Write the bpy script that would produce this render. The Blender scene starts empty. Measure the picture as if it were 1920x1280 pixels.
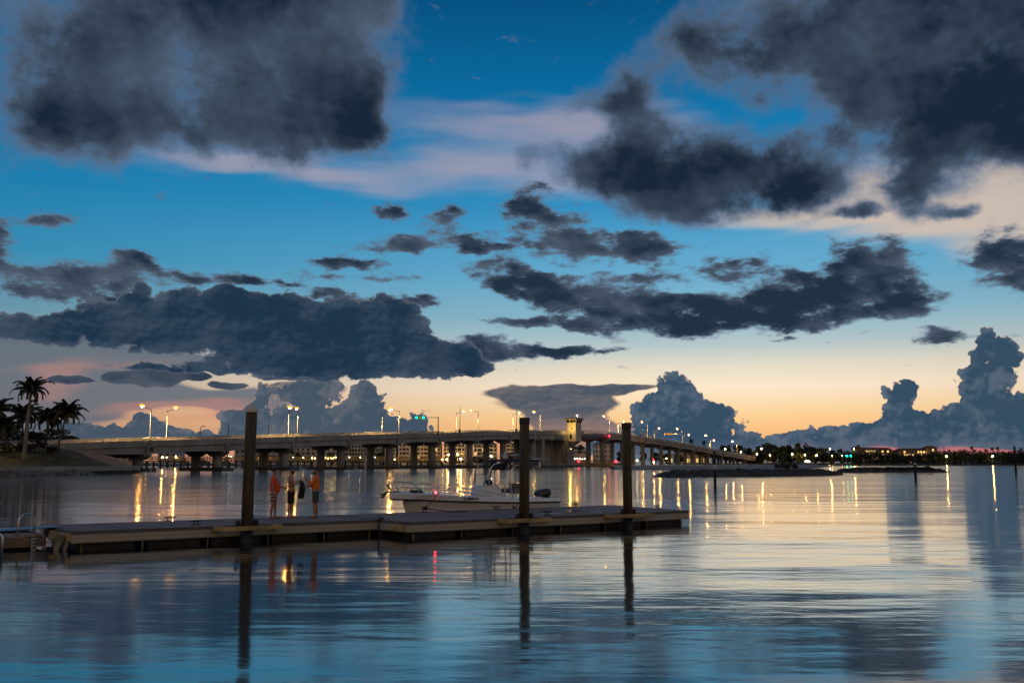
import bpy, bmesh, math, random
from mathutils import Vector, Matrix

R = math.radians
SC = bpy.context.scene
COL = SC.collection

# ------------------------------------------------------------------ camera
FPX = 1867.0                       # 35 mm lens on a 36 mm sensor, in units of a 1920 px wide frame
CAM_H = 2.4                        # eye height above the water
PITCH = math.atan((866.0 - 640.0) / FPX)
cam_data = bpy.data.cameras.new("camera")
cam = bpy.data.objects.new("camera", cam_data)
COL.objects.link(cam)
cam_data.sensor_width = 36.0
cam_data.lens = 36.0 * FPX / 1920.0
cam_data.clip_start = 0.1
cam_data.clip_end = 30000.0
cam.location = (0, 0, CAM_H)
cam.rotation_euler = (math.pi / 2 + PITCH, 0, 0)
SC.camera = cam

# ------------------------------------------------------------------ colour management, sampling
SC.render.engine = 'CYCLES'
SC.view_settings.view_transform = 'Standard'
SC.view_settings.look = 'None'
SC.view_settings.exposure = 0.0
SC.view_settings.gamma = 1.0
SC.cycles.use_denoising = True
SC.cycles.max_bounces = 6
SC.cycles.diffuse_bounces = 2
SC.cycles.glossy_bounces = 3
SC.cycles.transmission_bounces = 4
SC.cycles.caustics_reflective = False
SC.cycles.caustics_refractive = False
SC.cycles.sample_clamp_indirect = 6.0


def ray(u, v):
    """World direction of the line of sight through a point of the frame."""
    x = (u - 960.0) / FPX
    y = (640.0 - v) / FPX
    c, s = math.cos(PITCH), math.sin(PITCH)
    return Vector((x, c - s * y, s + c * y))


def at(u, v, z=0.0):
    """Ground point seen at (u, v) on the level z."""
    d = ray(u, v)
    t = (z - CAM_H) / d.z
    return Vector((d.x * t, d.y * t, z))


def at_y(u, v, Y):
    """Point seen at (u, v) at distance Y in front of the camera."""
    d = ray(u, v)
    t = Y / d.y
    return Vector((d.x * t, Y, CAM_H + d.z * t))


def srgb(r, g, b):
    def f(c):
        c /= 255.0
        return c / 12.92 if c <= 0.04045 else ((c + 0.055) / 1.055) ** 2.4
    return (f(r), f(g), f(b), 1.0)


# ------------------------------------------------------------------ world: dusk sky with clouds
SUN_AZ = 12.0                       # the sun has just set a little right of the bridge tower
world = bpy.data.worlds.new("World")
SC.world = world
world.use_nodes = True
NT = world.node_tree
NT.nodes.clear()


class Nodes:
    def __init__(self, nt):
        self.nt = nt

    def new(self, t, **kw):
        n = self.nt.nodes.new(t)
        for k, v in kw.items():
            setattr(n, k, v)
        return n

    def plug(self, sock, v):
        if isinstance(v, bpy.types.NodeSocket):
            self.nt.links.new(v, sock)
        elif v is not None:
            sock.default_value = v

    def math(self, op, a, b=None, c=None, clamp=False):
        n = self.new('ShaderNodeMath', operation=op, use_clamp=clamp)
        self.plug(n.inputs[0], a)
        self.plug(n.inputs[1], b)
        self.plug(n.inputs[2], c)
        return n.outputs[0]

    def vec(self, op, a, b=None):
        n = self.new('ShaderNodeVectorMath', operation=op)
        self.plug(n.inputs[0], a)
        if op == 'SCALE':
            self.plug(n.inputs['Scale'], b)
        else:
            self.plug(n.inputs[1], b)
        return n.outputs[0]

    def xyz(self, x, y, z=0.0):
        n = self.new('ShaderNodeCombineXYZ')
        for i, v in enumerate((x, y, z)):
            self.plug(n.inputs[i], v)
        return n.outputs[0]

    def noise(self, p, scale, detail=6.0, rough=0.55, lac=2.0, color=False, dist=0.0):
        n = self.new('ShaderNodeTexNoise', noise_dimensions='3D')
        self.plug(n.inputs['Vector'], p)
        n.inputs['Scale'].default_value = scale
        n.inputs['Detail'].default_value = detail
        n.inputs['Roughness'].default_value = rough
        n.inputs['Lacunarity'].default_value = lac
        n.inputs['Distortion'].default_value = dist
        return n.outputs['Color' if color else 'Fac']

    def ramp(self, f, stops, interp='LINEAR'):
        n = self.new('ShaderNodeValToRGB')
        n.color_ramp.interpolation = interp
        els = n.color_ramp.elements
        while len(els) < len(stops):
            els.new(0.5)
        for e, (p, c) in zip(els, stops):
            e.position = p
            e.color = c
        self.plug(n.inputs[0], f)
        return n.outputs[0]

    def smooth(self, v, lo, hi, to0=0.0, to1=1.0):
        n = self.new('ShaderNodeMapRange', interpolation_type='SMOOTHSTEP')
        self.plug(n.inputs[0], v)
        for i, k in enumerate((lo, hi, to0, to1)):
            self.plug(n.inputs[1 + i], k)
        return n.outputs[0]

    def mix(self, f, a, b, mode='MIX'):
        n = self.new('ShaderNodeMix', data_type='RGBA', blend_type=mode)
        self.plug(n.inputs[0], f)
        self.plug(n.inputs[6], a)
        self.plug(n.inputs[7], b)
        return n.outputs[2]

    def mapping(self, p, loc=(0, 0, 0), rot=(0, 0, 0), scale=(1, 1, 1), kind='POINT'):
        n = self.new('ShaderNodeMapping', vector_type=kind)
        self.plug(n.inputs['Vector'], p)
        if kind != 'NORMAL':
            n.inputs['Location'].default_value = loc
        n.inputs['Rotation'].default_value = rot
        n.inputs['Scale'].default_value = scale
        return n.outputs[0]

    def voronoi(self, p, scale, detail=0.0, rough=0.5, feature='F1', smooth=None):
        n = self.new('ShaderNodeTexVoronoi', feature=feature)
        self.plug(n.inputs['Vector'], p)
        n.inputs['Scale'].default_value = scale
        n.inputs['Detail'].default_value = detail
        n.inputs['Roughness'].default_value = rough
        if smooth is not None:
            n.inputs['Smoothness'].default_value = smooth
        return n


W = Nodes(NT)
tc = W.new('ShaderNodeTexCoord')
sep = W.new('ShaderNodeSeparateXYZ')
W.nt.links.new(tc.outputs['Generated'], sep.inputs[0])
DEG = 180.0 / math.pi
AZ = W.math('MULTIPLY', W.math('ARCTAN2', sep.outputs[0], sep.outputs[1]), DEG)
EL = W.math('MAXIMUM', W.math('MULTIPLY', W.math('ARCSINE', sep.outputs[2]), DEG), 0.0)
P = W.xyz(AZ, EL, 0.0)

# clear sky: one gradient towards the afterglow, one away from it
G = lambda deg: deg / 60.0
e60 = W.math('DIVIDE', EL, 60.0, clamp=True)
sky_w = W.ramp(e60, [
    (G(0.0), srgb(236, 150, 112)), (G(0.8), srgb(246, 172, 116)), (G(2.3), srgb(252, 203, 140)), (G(3.2), srgb(252, 219, 172)),
    (G(4.2), srgb(252, 231, 202)), (G(5.3), srgb(230, 221, 200)), (G(6.6), srgb(181, 198, 201)), (G(8.3), srgb(136, 183, 203)),
    (G(10.6), srgb(104, 171, 205)), (G(12.5), srgb(82, 161, 202)), (G(14.5), srgb(50, 144, 194)), (G(17.2), srgb(22, 128, 181)),
    (G(21.0), srgb(0, 106, 160)), (G(25.5), srgb(0, 82, 130)), (G(35.0), srgb(0, 72, 118)), (G(60.0), srgb(0, 58, 98))])
sky_c = W.ramp(e60, [
    (G(0.0), srgb(170, 124, 112)), (G(2.5), srgb(196, 148, 118)), (G(5.0), srgb(168, 158, 148)), (G(7.5), srgb(104, 146, 162)),
    (G(11.0), srgb(44, 136, 176)), (G(15.0), srgb(20, 122, 172)), (G(25.5), srgb(0, 80, 130)), (G(60.0), srgb(0, 56, 96))])
daz = W.math('ABSOLUTE', W.math('SUBTRACT', AZ, SUN_AZ))
away = W.smooth(daz, 0.0, 48.0)
CLEAR = W.mix(away, sky_w, sky_c)
# physical twilight sky underneath
nish = W.new('ShaderNodeTexSky', sky_type='NISHITA')
nish.sun_disc = False
nish.sun_elevation = R(-2.5)
nish.sun_rotation = R(SUN_AZ)
CLEAR = W.mix(1.0, CLEAR, W.vec('SCALE', nish.outputs[0], 0.015), 'ADD')


def radial(u, v):
    d = ray(u, v).normalized()
    return math.degrees(math.atan2(d.x, d.y)), math.degrees(math.asin(max(-1, min(1, d.z))))


def ellipses(items):
    """Cloud cores as (azimuth, elevation, half width, half height, tilt, weight), in degrees."""
    k = FPX * math.pi / 180.0
    out = []
    for it in items:
        u, v, ru, rv = it[:4]
        a, e = radial(u, v)
        out.append((a, e, ru / k / (1.0 + ((u - 960) / FPX) ** 2) ** 0.75, rv / k,
                    it[4] if len(it) > 4 else 0.0, it[5] if len(it) > 5 else 1.0))
    return out


def inside(it, cell, margin):
    a, e, sx, sy = it[:4]
    if abs(it[4]) > 1:
        sy = math.hypot(sy, sx * math.sin(R(it[4])))
    return not (a + sx < cell[0] - margin or a - sx > cell[1] + margin or e + sy < cell[2] - margin or e - sy > cell[3] + margin)


def union(p, items):
    """Sum of soft elliptic cores."""
    out = None
    rots = {}
    for a, e, sx, sy, rot, w in items:
        r = int(round(rot))
        c, s = math.cos(R(r)), math.sin(R(r))
        if r == 0:
            pp = p
        else:
            if r not in rots:
                dx = W.new('ShaderNodeVectorMath', operation='DOT_PRODUCT')
                W.nt.links.new(p, dx.inputs[0]); dx.inputs[1].default_value = (c, s, 0)
                dy = W.new('ShaderNodeVectorMath', operation='DOT_PRODUCT')
                W.nt.links.new(p, dy.inputs[0]); dy.inputs[1].default_value = (-s, c, 0)
                rots[r] = W.xyz(dx.outputs['Value'], dy.outputs['Value'])
            pp = rots[r]
        ca, ce = c * a + s * e, -s * a + c * e
        m = W.new('ShaderNodeVectorMath', operation='MULTIPLY_ADD')
        W.nt.links.new(pp, m.inputs[0])
        m.inputs[1].default_value = (1 / sx, 1 / sy, 0)
        m.inputs[2].default_value = (-ca / sx, -ce / sy, 0)
        d = W.new('ShaderNodeVectorMath', operation='DOT_PRODUCT')
        W.nt.links.new(m.outputs[0], d.inputs[0]); W.nt.links.new(m.outputs[0], d.inputs[1])
        f = W.math('SUBTRACT', 1.0, d.outputs['Value'], clamp=True)
        f = W.math('MULTIPLY', f, f)
        g = W.math('SUBTRACT', 1.0, f) if w == 1.0 else W.math('MULTIPLY_ADD', f, -w, 1.0)
        out = g if out is None else W.math('MULTIPLY', out, g)
    out = W.math('SUBTRACT', 1.0, out)
    return out


def stretch(k, off):
    m = W.new('ShaderNodeVectorMath', operation='MULTIPLY_ADD')
    W.nt.links.new(P, m.inputs[0])
    m.inputs[1].default_value = (1.0, k, 1.0)
    m.inputs[2].default_value = (off, off * 0.37, off * 0.11)
    return m.outputs[0]


def warp(p, q, scale, amp, detail=1.5):
    m = W.new('ShaderNodeVectorMath', operation='MULTIPLY_ADD')
    W.nt.links.new(W.noise(q, scale, detail, 0.55, color=True), m.inputs[0])
    m.inputs[1].default_value = (amp * 2.0, amp * 1.4, 0.0)
    m.inputs[2].default_value = (-amp, -amp * 0.7, 0.0)
    return W.vec('ADD', p, m.outputs[0])

# thin veils of high cloud
VEIL_PINK = [(980, 232, 520, 70, -2, .8), (560, 315, 460, 46, -6, .9), (900, 312, 420, 60, 0, .9), (330, 290, 260, 40, 0, .6),
             (1150, 240, 260, 90, 0, .7), (1100, 345, 240, 60, 0, .8)]
VEIL_CREAM = [(1760, 392, 420, 80, -3, 1.0), (1900, 310, 160, 70, 0, .9), (1480, 405, 330, 42, 0, .8), (1650, 330, 230, 80, 0, .7),
              (1930, 450, 260, 60, 0, .7)]
VEIL_GREY = [(40, 705, 420, 100, 0, 1.0), (300, 745, 380, 34, 0, .95), (60, 640, 320, 36, 0, .8), (210, 668, 260, 16, -3, 1.0),
             (30, 770, 240, 80, 0, .9), (420, 748, 160, 18, 2, .7)]
VEIL_RED = [(360, 765, 260, 26, 2, .9), (110, 715, 90, 60, 20, .6), (180, 690, 260, 30, 3, .5), (420, 770, 120, 20, 0, .5)]
VEIL_GLOW = [(1680, 842, 120, 7, 0, .8), (1850, 845, 170, 9, 0, .8), (1760, 850, 300, 6, 0, .7), (1490, 839, 60, 4, 0, .5)]
LOW = [(190, 822, 230, 36), (264, 786, 40, 50), (288, 803, 60, 36), (330, 820, 90, 30), (120, 812, 150, 44), (400, 824, 110, 20),
       (570, 733, 130, 34), (600, 720, 80, 18), (585, 778, 80, 90), (490, 742, 28, 36), (688, 758, 62, 62), (682, 735, 36, 44),
       (655, 790, 90, 70), (735, 805, 110, 52), (455, 792, 85, 62), (520, 795, 110, 62), (600, 822, 320, 52), (785, 796, 36, 44),
       (1262, 728, 62, 58), (1290, 740, 40, 40), (1238, 765, 84, 66), (1212, 790, 70, 60), (1332, 776, 62, 50), (1300, 795, 150, 76), (1270, 835, 290, 66),
       (1420, 848, 300, 44), (1520, 830, 90, 40), (1560, 838, 200, 52), (1700, 838, 420, 44), (1880, 814, 240, 58),
       (1868, 655, 64, 56), (1850, 640, 36, 36), (1885, 680, 52, 52), (1846, 700, 84, 70), (1842, 750, 84, 62), (1795, 786, 110, 42), (1910, 770, 140, 56),
       (1688, 742, 56, 46), (1676, 786, 72, 44), (1706, 726, 30, 22), (1622, 806, 110, 26), (1712, 792, 76, 34), (1660, 822, 200, 34),
       (1560, 850, 560, 34, 0, 1.0), (1700, 846, 420, 40), (1250, 850, 300, 40), (620, 832, 330, 30), (170, 826, 260, 30)]
ANVIL = [(1040, 733, 200, 20, 1), (1150, 731, 120, 12, 4), (1045, 752, 160, 34), (1062, 776, 120, 50), (1075, 802, 100, 44), (1100, 820, 150, 36),
         (570, 728, 110, 22, 0)]
MID = [(760, 460, 170, 24, 3), (890, 453, 170, 32, -2), (640, 491, 160, 20, 5, .9), (1120, 466, 260, 44, -2), (1205, 462, 130, 42), (1035, 420, 140, 62, -10, .85),
       (990, 375, 90, 62, 0, .85), (935, 500, 130, 24, -4, .85), (1040, 520, 190, 18, -2, .7),
       (975, 533, 140, 36, -10), (1080, 556, 210, 44, -7), (1150, 590, 200, 62), (1240, 582, 230, 66, 0), (1330, 596, 240, 52), (1440, 592, 200, 44),
       (1200, 525, 130, 30, 6, .85), (1450, 560, 110, 62), (1490, 540, 80, 52), (1400, 505, 110, 44, 0, .8), (1330, 508, 80, 28, 0, .75),
       (1580, 510, 84, 84), (1650, 495, 110, 90), (1640, 555, 160, 66), (1700, 570, 100, 46), (1560, 560, 130, 60), (1520, 608, 110, 22, 0, .8),
       (1005, 605, 190, 20, -6), (905, 652, 150, 44), (960, 662, 210, 26), (1080, 660, 160, 14, 2), (1475, 634, 55, 9, 0, .8),
       (1868, 478, 100, 66), (1910, 505, 110, 60), (1755, 630, 84, 28),
       (735, 400, 74, 34, -10, .85), (840, 414, 86, 40, 20, .75), (80, 414, 100, 28, 0, .75), (0, 462, 60, 80, 0, .7), (770, 562, 110, 18, 0, .75), (610, 520, 110, 14, 0, .6),
       (740, 520, 110, 14, 0, .6), (800, 565, 55, 18, 0, .7), (660, 553, 70, 16, 0, .75),
       (150, 526, 260, 48, 3), (240, 502, 90, 48), (265, 495, 50, 40), (60, 538, 140, 26), (190, 562, 170, 26, 0, .9), (355, 521, 100, 26), (460, 525, 74, 22), (540, 534, 84, 16), (610, 548, 60, 16, 0, .8)]
BAND = [(190, 596, 130, 60), (256, 562, 46, 58), (350, 592, 110, 76), (340, 565, 64, 44), (430, 572, 84, 58), (425, 555, 50, 34), (530, 582, 110, 66),
        (640, 600, 150, 76), (735, 585, 80, 64), (720, 620, 120, 84), (500, 640, 320, 84), (640, 655, 240, 84), (785, 640, 66, 62), (790, 676, 120, 58),
        (862, 668, 80, 50), (600, 686, 360, 38), (80, 620, 240, 42), (250, 622, 230, 48), (870, 690, 110, 24), (300, 690, 200, 14, 0, .8)]
BANDLOW = [(288, 708, 92, 30), (218, 708, 40, 16), (370, 705, 46, 13), (130, 711, 76, 11), (430, 722, 60, 11, 0, .9), (560, 705, 130, 14, 0, .9)]
TOP = [(520, 130, 330, 235, 0, 1.1), (470, -20, 440, 230), (640, 90, 160, 200), (95, 222, 260, 124), (300, 200, 260, 130), (590, 230, 180, 96), (460, 240, 200, 80),
       (690, -60, 130, 170), (60, 60, 260, 130, 0, .62), (200, 40, 240, 140, 0, .75), (680, 190, 60, 120, 0, .8),
       (1800, 70, 420, 240, 0, 1.15), (1745, 230, 225, 175, 0, 1.1), (1705, 345, 84, 92, 0), (1900, 200, 220, 190), (1590, 15, 310, 165, 0, .95), (1600, 170, 160, 140, 0, .9), (1480, 50, 150, 150, 0, .62),
       (1200, 300, 170, 120), (1330, 322, 280, 124), (1480, 355, 210, 96), (1120, 332, 110, 66, 0, .9), (1600, 402, 84, 26, 3, .85), (1290, 395, 200, 50, 0, .8),
       (1300, 60, 140, 130, 0, .76), (1400, 115, 140, 110, 0, .72), (1185, 165, 110, 110, 0, .82), (1100, 195, 150, 50, 0, .68), (1015, 292, 110, 70, 0, .72),
       (1440, 190, 90, 40, 0, .7), (1790, 395, 70, 22, -8, .8), (1450, 265, 240, 60, 0, .45)]



def veil(base, cell, items, color, opacity, a=0.5, t=0.12, soft=0.55):
    items = [i for i in ellipses(items) if inside(i, cell, 1.2)]
    if not items:
        return base
    q = stretch(5.0, 3.1)
    f = union(warp(P, q, 0.2, 1.2, 1.0), items)
    f = W.math('MULTIPLY_ADD', W.math('SUBTRACT', W.noise(q, 0.12, 4.0, 0.6), 0.5), a, f)
    return W.mix(W.math('MULTIPLY', W.smooth(f, t, t + soft), opacity), base, color)


def cloud(base, cell, items, off, yk, scale, detail, rough, amp, t, soft, dark, light, rim, rimw,
          warp_s, warp_a, puff=0.0, warp_d=1.5, thin=0.0, shade_s=0.45, relief=1.3, low=None, field=None, core=0.25, gain=1.0, dw=0.5):
    """Composite one cloud deck over the sky behind it."""
    q = stretch(yk, off)
    if field is None:
        items = [i for i in ellipses(items) if inside(i, cell, warp_a + 0.1)]
        if not items:
            return base
        f = W.math('MULTIPLY', union(warp(P, q, warp_s, warp_a, warp_d), items), gain)
    else:
        f = field
    n0 = W.noise(q, scale, detail, rough)
    n1 = n0
    if puff:
        v = W.voronoi(warp(q, q, scale * 2.0, 0.2 / scale, 1.0), scale * 1.6, 2.0, 0.55)
        n1 = W.math('ADD', W.math('MULTIPLY', n0, 1.0 - puff), W.math('MULTIPLY', W.math('SUBTRACT', 0.95, v.outputs['Distance']), puff))
    F = W.math('MULTIPLY_ADD', W.math('SUBTRACT', n1, 0.5), amp, f)
    dens = W.smooth(F, t - thin, t + soft)
    # lumps: the noise again a little nearer the glow gives each a brighter and a darker side
    n2 = W.noise(W.vec('ADD', q, (0.10 / scale, -0.2 / scale, 0.0)), scale, min(detail, 3.5), rough)
    n3 = W.noise(q, scale * shade_s, 2.0, 0.5)
    sh = W.math('MULTIPLY_ADD', W.math('SUBTRACT', n0, n2), relief, W.math('MULTIPLY_ADD', n3, 1.5, -0.75))
    sh = W.math('ADD', sh, W.math('MULTIPLY_ADD', W.smooth(F, t, t + 1.35), -dw, dw * 0.5 + core))
    if puff:                                   # each billow is paler where it bulges
        sh = W.math('MULTIPLY_ADD', W.math('SUBTRACT', n1, 0.5), 1.6, sh)
    col = W.mix(W.math('ADD', sh, 0.0, clamp=True), dark, light)
    edge = W.smooth(F, t + soft * 0.4, t + soft * 0.4 + rimw, 0.75, 0.0)
    col = W.mix(edge, col, rim)
    if low is not None:
        col = W.mix(W.smooth(EL, low[1], low[2], low[3], 0.0), col, low[0])
    return W.mix(dens, base, col)


def sky_cell(cell):
    """Colour of the sky inside one window of azimuth and elevation."""
    s = CLEAR
    s = veil(s, cell, VEIL_PINK, srgb(182, 166, 174), 0.66, 0.6, 0.10, 1.0)
    s = veil(s, cell, VEIL_CREAM, srgb(224, 196, 170), 0.78, 0.55, 0.10, 0.8)
    s = veil(s, cell, VEIL_GREY, srgb(94, 106, 120), 0.90, 0.35, 0.12, 0.3)
    s = veil(s, cell, VEIL_RED, srgb(212, 142, 122), 0.42, 0.6, 0.15, 0.7)
    s = cloud(s, cell, ANVIL, 41.0, 2.2, 0.8, 6.0, 0.6, 0.55, 0.20, 0.22, srgb(76, 86, 100), srgb(126, 118, 118), srgb(168, 136, 120), 0.16,
              0.7, 0.40, low=(srgb(196, 146, 120), 0.4, 3.2, 0.7), relief=2.0)
    s = cloud(s, cell, LOW, 7.0, 1.0, 0.90, 6.0, 0.60, 1.5, 0.42, 0.09, W.mix(W.smooth(AZ, -12.0, 3.0), srgb(70, 85, 100), srgb(54, 78, 100)), W.mix(W.smooth(AZ, -12.0, 3.0), srgb(120, 120, 126), srgb(112, 124, 138)),
              srgb(170, 148, 136), 0.12, 0.9, 0.34, puff=0.5, gain=1.42, low=(srgb(124, 126, 142), 0.2, 1.5, 0.4), dw=0.5, core=0.36, relief=1.6, warp_d=2.5, thin=0.02)
    s = veil(s, cell, VEIL_GLOW, srgb(226, 116, 110), 0.62, 0.7, 0.2, 0.6)
    s = cloud(s, cell, MID, 19.0, 2.2, 0.50, 6.5, 0.64, 2.9, 0.40, 0.55, srgb(33, 50, 68), srgb(90, 104, 123), srgb(98, 118, 140), 0.40, 0.55, 0.9,
              gain=1.22, dw=0.8, core=0.30, relief=1.4, warp_d=4.0, thin=0.08)
    s = cloud(s, cell, BANDLOW, 23.0, 2.0, 0.7, 5.0, 0.6, 0.9, 0.32, 0.12, srgb(48, 62, 80), srgb(92, 98, 110), srgb(120, 116, 122), 0.1, 0.7, 0.3)
    s = cloud(s, cell, BAND, 11.0, 1.45, 0.6, 6.5, 0.62, 1.9, 0.38, 0.18, srgb(29, 52, 74), srgb(76, 90, 108), srgb(96, 102, 116), 0.26, 0.7, 0.55, puff=0.3, gain=1.42,
              dw=0.6, core=0.36, relief=1.4, warp_d=3.0, thin=0.04)
    s = cloud(s, cell, TOP, 29.0, 1.2, 0.24, 7.0, 0.60, 2.2, 0.34, 0.75, srgb(25, 40, 56), srgb(92, 109, 132), srgb(88, 112, 142), 0.55, 0.34, 1.5,
              relief=1.3, shade_s=0.5, gain=1.4, dw=1.0, core=0.53, warp_d=4.5, thin=0.10)
    return s


def sky_elsewhere():
    """Outside the part of the sky that the photograph shows: the decks go on, and behind the camera an added warm sky gives the dock and people front light."""
    off = W.math('MAXIMUM', W.smooth(W.math('ABSOLUTE', AZ), 33.0, 42.0), W.smooth(EL, 29.0, 36.0))
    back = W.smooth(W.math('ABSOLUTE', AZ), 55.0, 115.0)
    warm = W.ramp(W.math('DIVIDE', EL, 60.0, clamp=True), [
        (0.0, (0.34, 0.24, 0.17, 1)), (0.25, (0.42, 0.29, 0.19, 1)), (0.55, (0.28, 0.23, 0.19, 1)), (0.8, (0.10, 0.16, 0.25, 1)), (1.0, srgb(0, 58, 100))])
    base = W.mix(back, CLEAR, warm)  # warm tone added behind the camera as front light on dock and people
    f1 = W.math('MULTIPLY', off, W.smooth(EL, 0.5, 9.0, 0.8, 0.0))
    f2 = W.math('MULTIPLY', off, W.smooth(EL, 6.0, 18.0, 0.0, 0.34))
    lo_d = W.mix(back, srgb(52, 76, 98), (0.22, 0.15, 0.12, 1))
    lo_l = W.mix(back, srgb(104, 112, 124), (0.31, 0.22, 0.15, 1))
    hi_d = W.mix(back, srgb(26, 41, 57), (0.15, 0.11, 0.09, 1))
    hi_l = W.mix(back, srgb(104, 116, 136), (0.28, 0.20, 0.15, 1))
    s = cloud(base, None, None, 7.0, 1.0, 0.30, 4.0, 0.58, 0.80, 0.34, 0.07, lo_d, lo_l, lo_l, 0.06, 0.9, 0.36, field=f1)
    return cloud(s, None, None, 29.0, 1.1, 0.10, 5.0, 0.58, 1.3, 0.36, 0.60, hi_d, hi_l, hi_l, 0.36, 0.3, 0.9, field=f2)


def background(color):
    b = W.new('ShaderNodeBackground')
    W.nt.links.new(color, b.inputs['Color'])
    return b.outputs[0]


def choose(value, split, below, above):
    """Pick one of two shaders; the one not picked is not evaluated."""
    m = W.new('ShaderNodeMixShader')
    W.nt.links.new(W.math('GREATER_THAN', value, split), m.inputs[0])
    W.nt.links.new(below, m.inputs[1])
    W.nt.links.new(above, m.inputs[2])
    return m.outputs[0]


def grouped(name, build):
    """Build part of the sky as a node group of its own: (coordinates, clear sky) -> colour."""
    global W, P, AZ, EL, CLEAR
    keep = (W, P, AZ, EL, CLEAR)
    g = bpy.data.node_groups.new(name, 'ShaderNodeTree')
    g.interface.new_socket('P', in_out='INPUT', socket_type='NodeSocketVector')
    g.interface.new_socket('Clear', in_out='INPUT', socket_type='NodeSocketColor')
    g.interface.new_socket('Color', in_out='OUTPUT', socket_type='NodeSocketColor')
    W = Nodes(g)
    i, o = W.new('NodeGroupInput'), W.new('NodeGroupOutput')
    P, CLEAR = i.outputs[0], i.outputs[1]
    x = W.new('ShaderNodeSeparateXYZ')
    W.nt.links.new(P, x.inputs[0])
    AZ, EL = x.outputs[0], x.outputs[1]
    W.nt.links.new(build(), o.inputs[0])
    W, P, AZ, EL, CLEAR = keep
    n = W.new('ShaderNodeGroup')
    n.node_tree = g
    W.nt.links.new(P, n.inputs[0])
    W.nt.links.new(CLEAR, n.inputs[1])
    return n.outputs[0]


def chooser(value, splits, shaders):
    if len(shaders) == 1:
        return shaders[0]
    k = len(shaders) // 2
    return choose(value, splits[k - 1], chooser(value, splits[:k - 1], shaders[:k]), chooser(value, splits[k:], shaders[k:]))


AZS = [-33.0, -19.0, -12.0, -6.0, 0.0, 6.0, 12.0, 19.0, 33.0]
ELS = [0.0, 2.2, 5.0, 8.4, 13.0, 30.0]
rows = []
for j in range(len(ELS) - 1):
    rows.append(chooser(AZ, AZS[1:-1], [background(grouped("sky_window", lambda: sky_cell((AZS[i], AZS[i + 1], ELS[j], ELS[j + 1]))))
                                       for i in range(len(AZS) - 1)]))
front = chooser(EL, ELS[1:-1], rows)
elsewhere = W.math('MAXIMUM', W.math('GREATER_THAN', W.math('ABSOLUTE', AZ), 33.0), W.math('GREATER_THAN', EL, 30.0))
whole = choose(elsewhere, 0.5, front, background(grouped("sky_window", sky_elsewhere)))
wo = W.new('ShaderNodeOutputWorld')
W.nt.links.new(whole, wo.inputs['Surface'])
world.cycles.sampling_method = 'MANUAL'
world.cycles.sample_map_resolution = 512

# ====================================================================== helpers
rng = random.Random(7)


def tag(o, label=None, category=None, group=None, kind=None):
    if label:
        o['label'] = label
    if category:
        o['category'] = category
    if group:
        o['group'] = group
    if kind:
        o['kind'] = kind
    return o


def thing(name, label, category, loc=(0, 0, 0), rot=0.0, group=None):
    o = bpy.data.objects.new(name, None)
    COL.objects.link(o)
    o.location = loc
    o.rotation_euler = (0, 0, rot)
    o.empty_display_size = 0.3
    return tag(o, label, category, group)


def copy_thing(src, loc, rot=0.0, label=None, group=None, scale=None):
    """A copy of a thing with copies of its parts and their sub-parts (sharing the meshes)."""
    r = src.copy()
    COL.objects.link(r)
    r.location = loc
    r.rotation_euler = (0, 0, rot)
    if scale:
        r.scale = scale
    if label:
        r['label'] = label
    if group:
        r['group'] = group
    for ch in list(src.children):
        c = ch.copy()
        COL.objects.link(c)
        c.parent = r
        for g in ch.children:
            d = g.copy()
            COL.objects.link(d)
            d.parent = c
    return r


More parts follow.
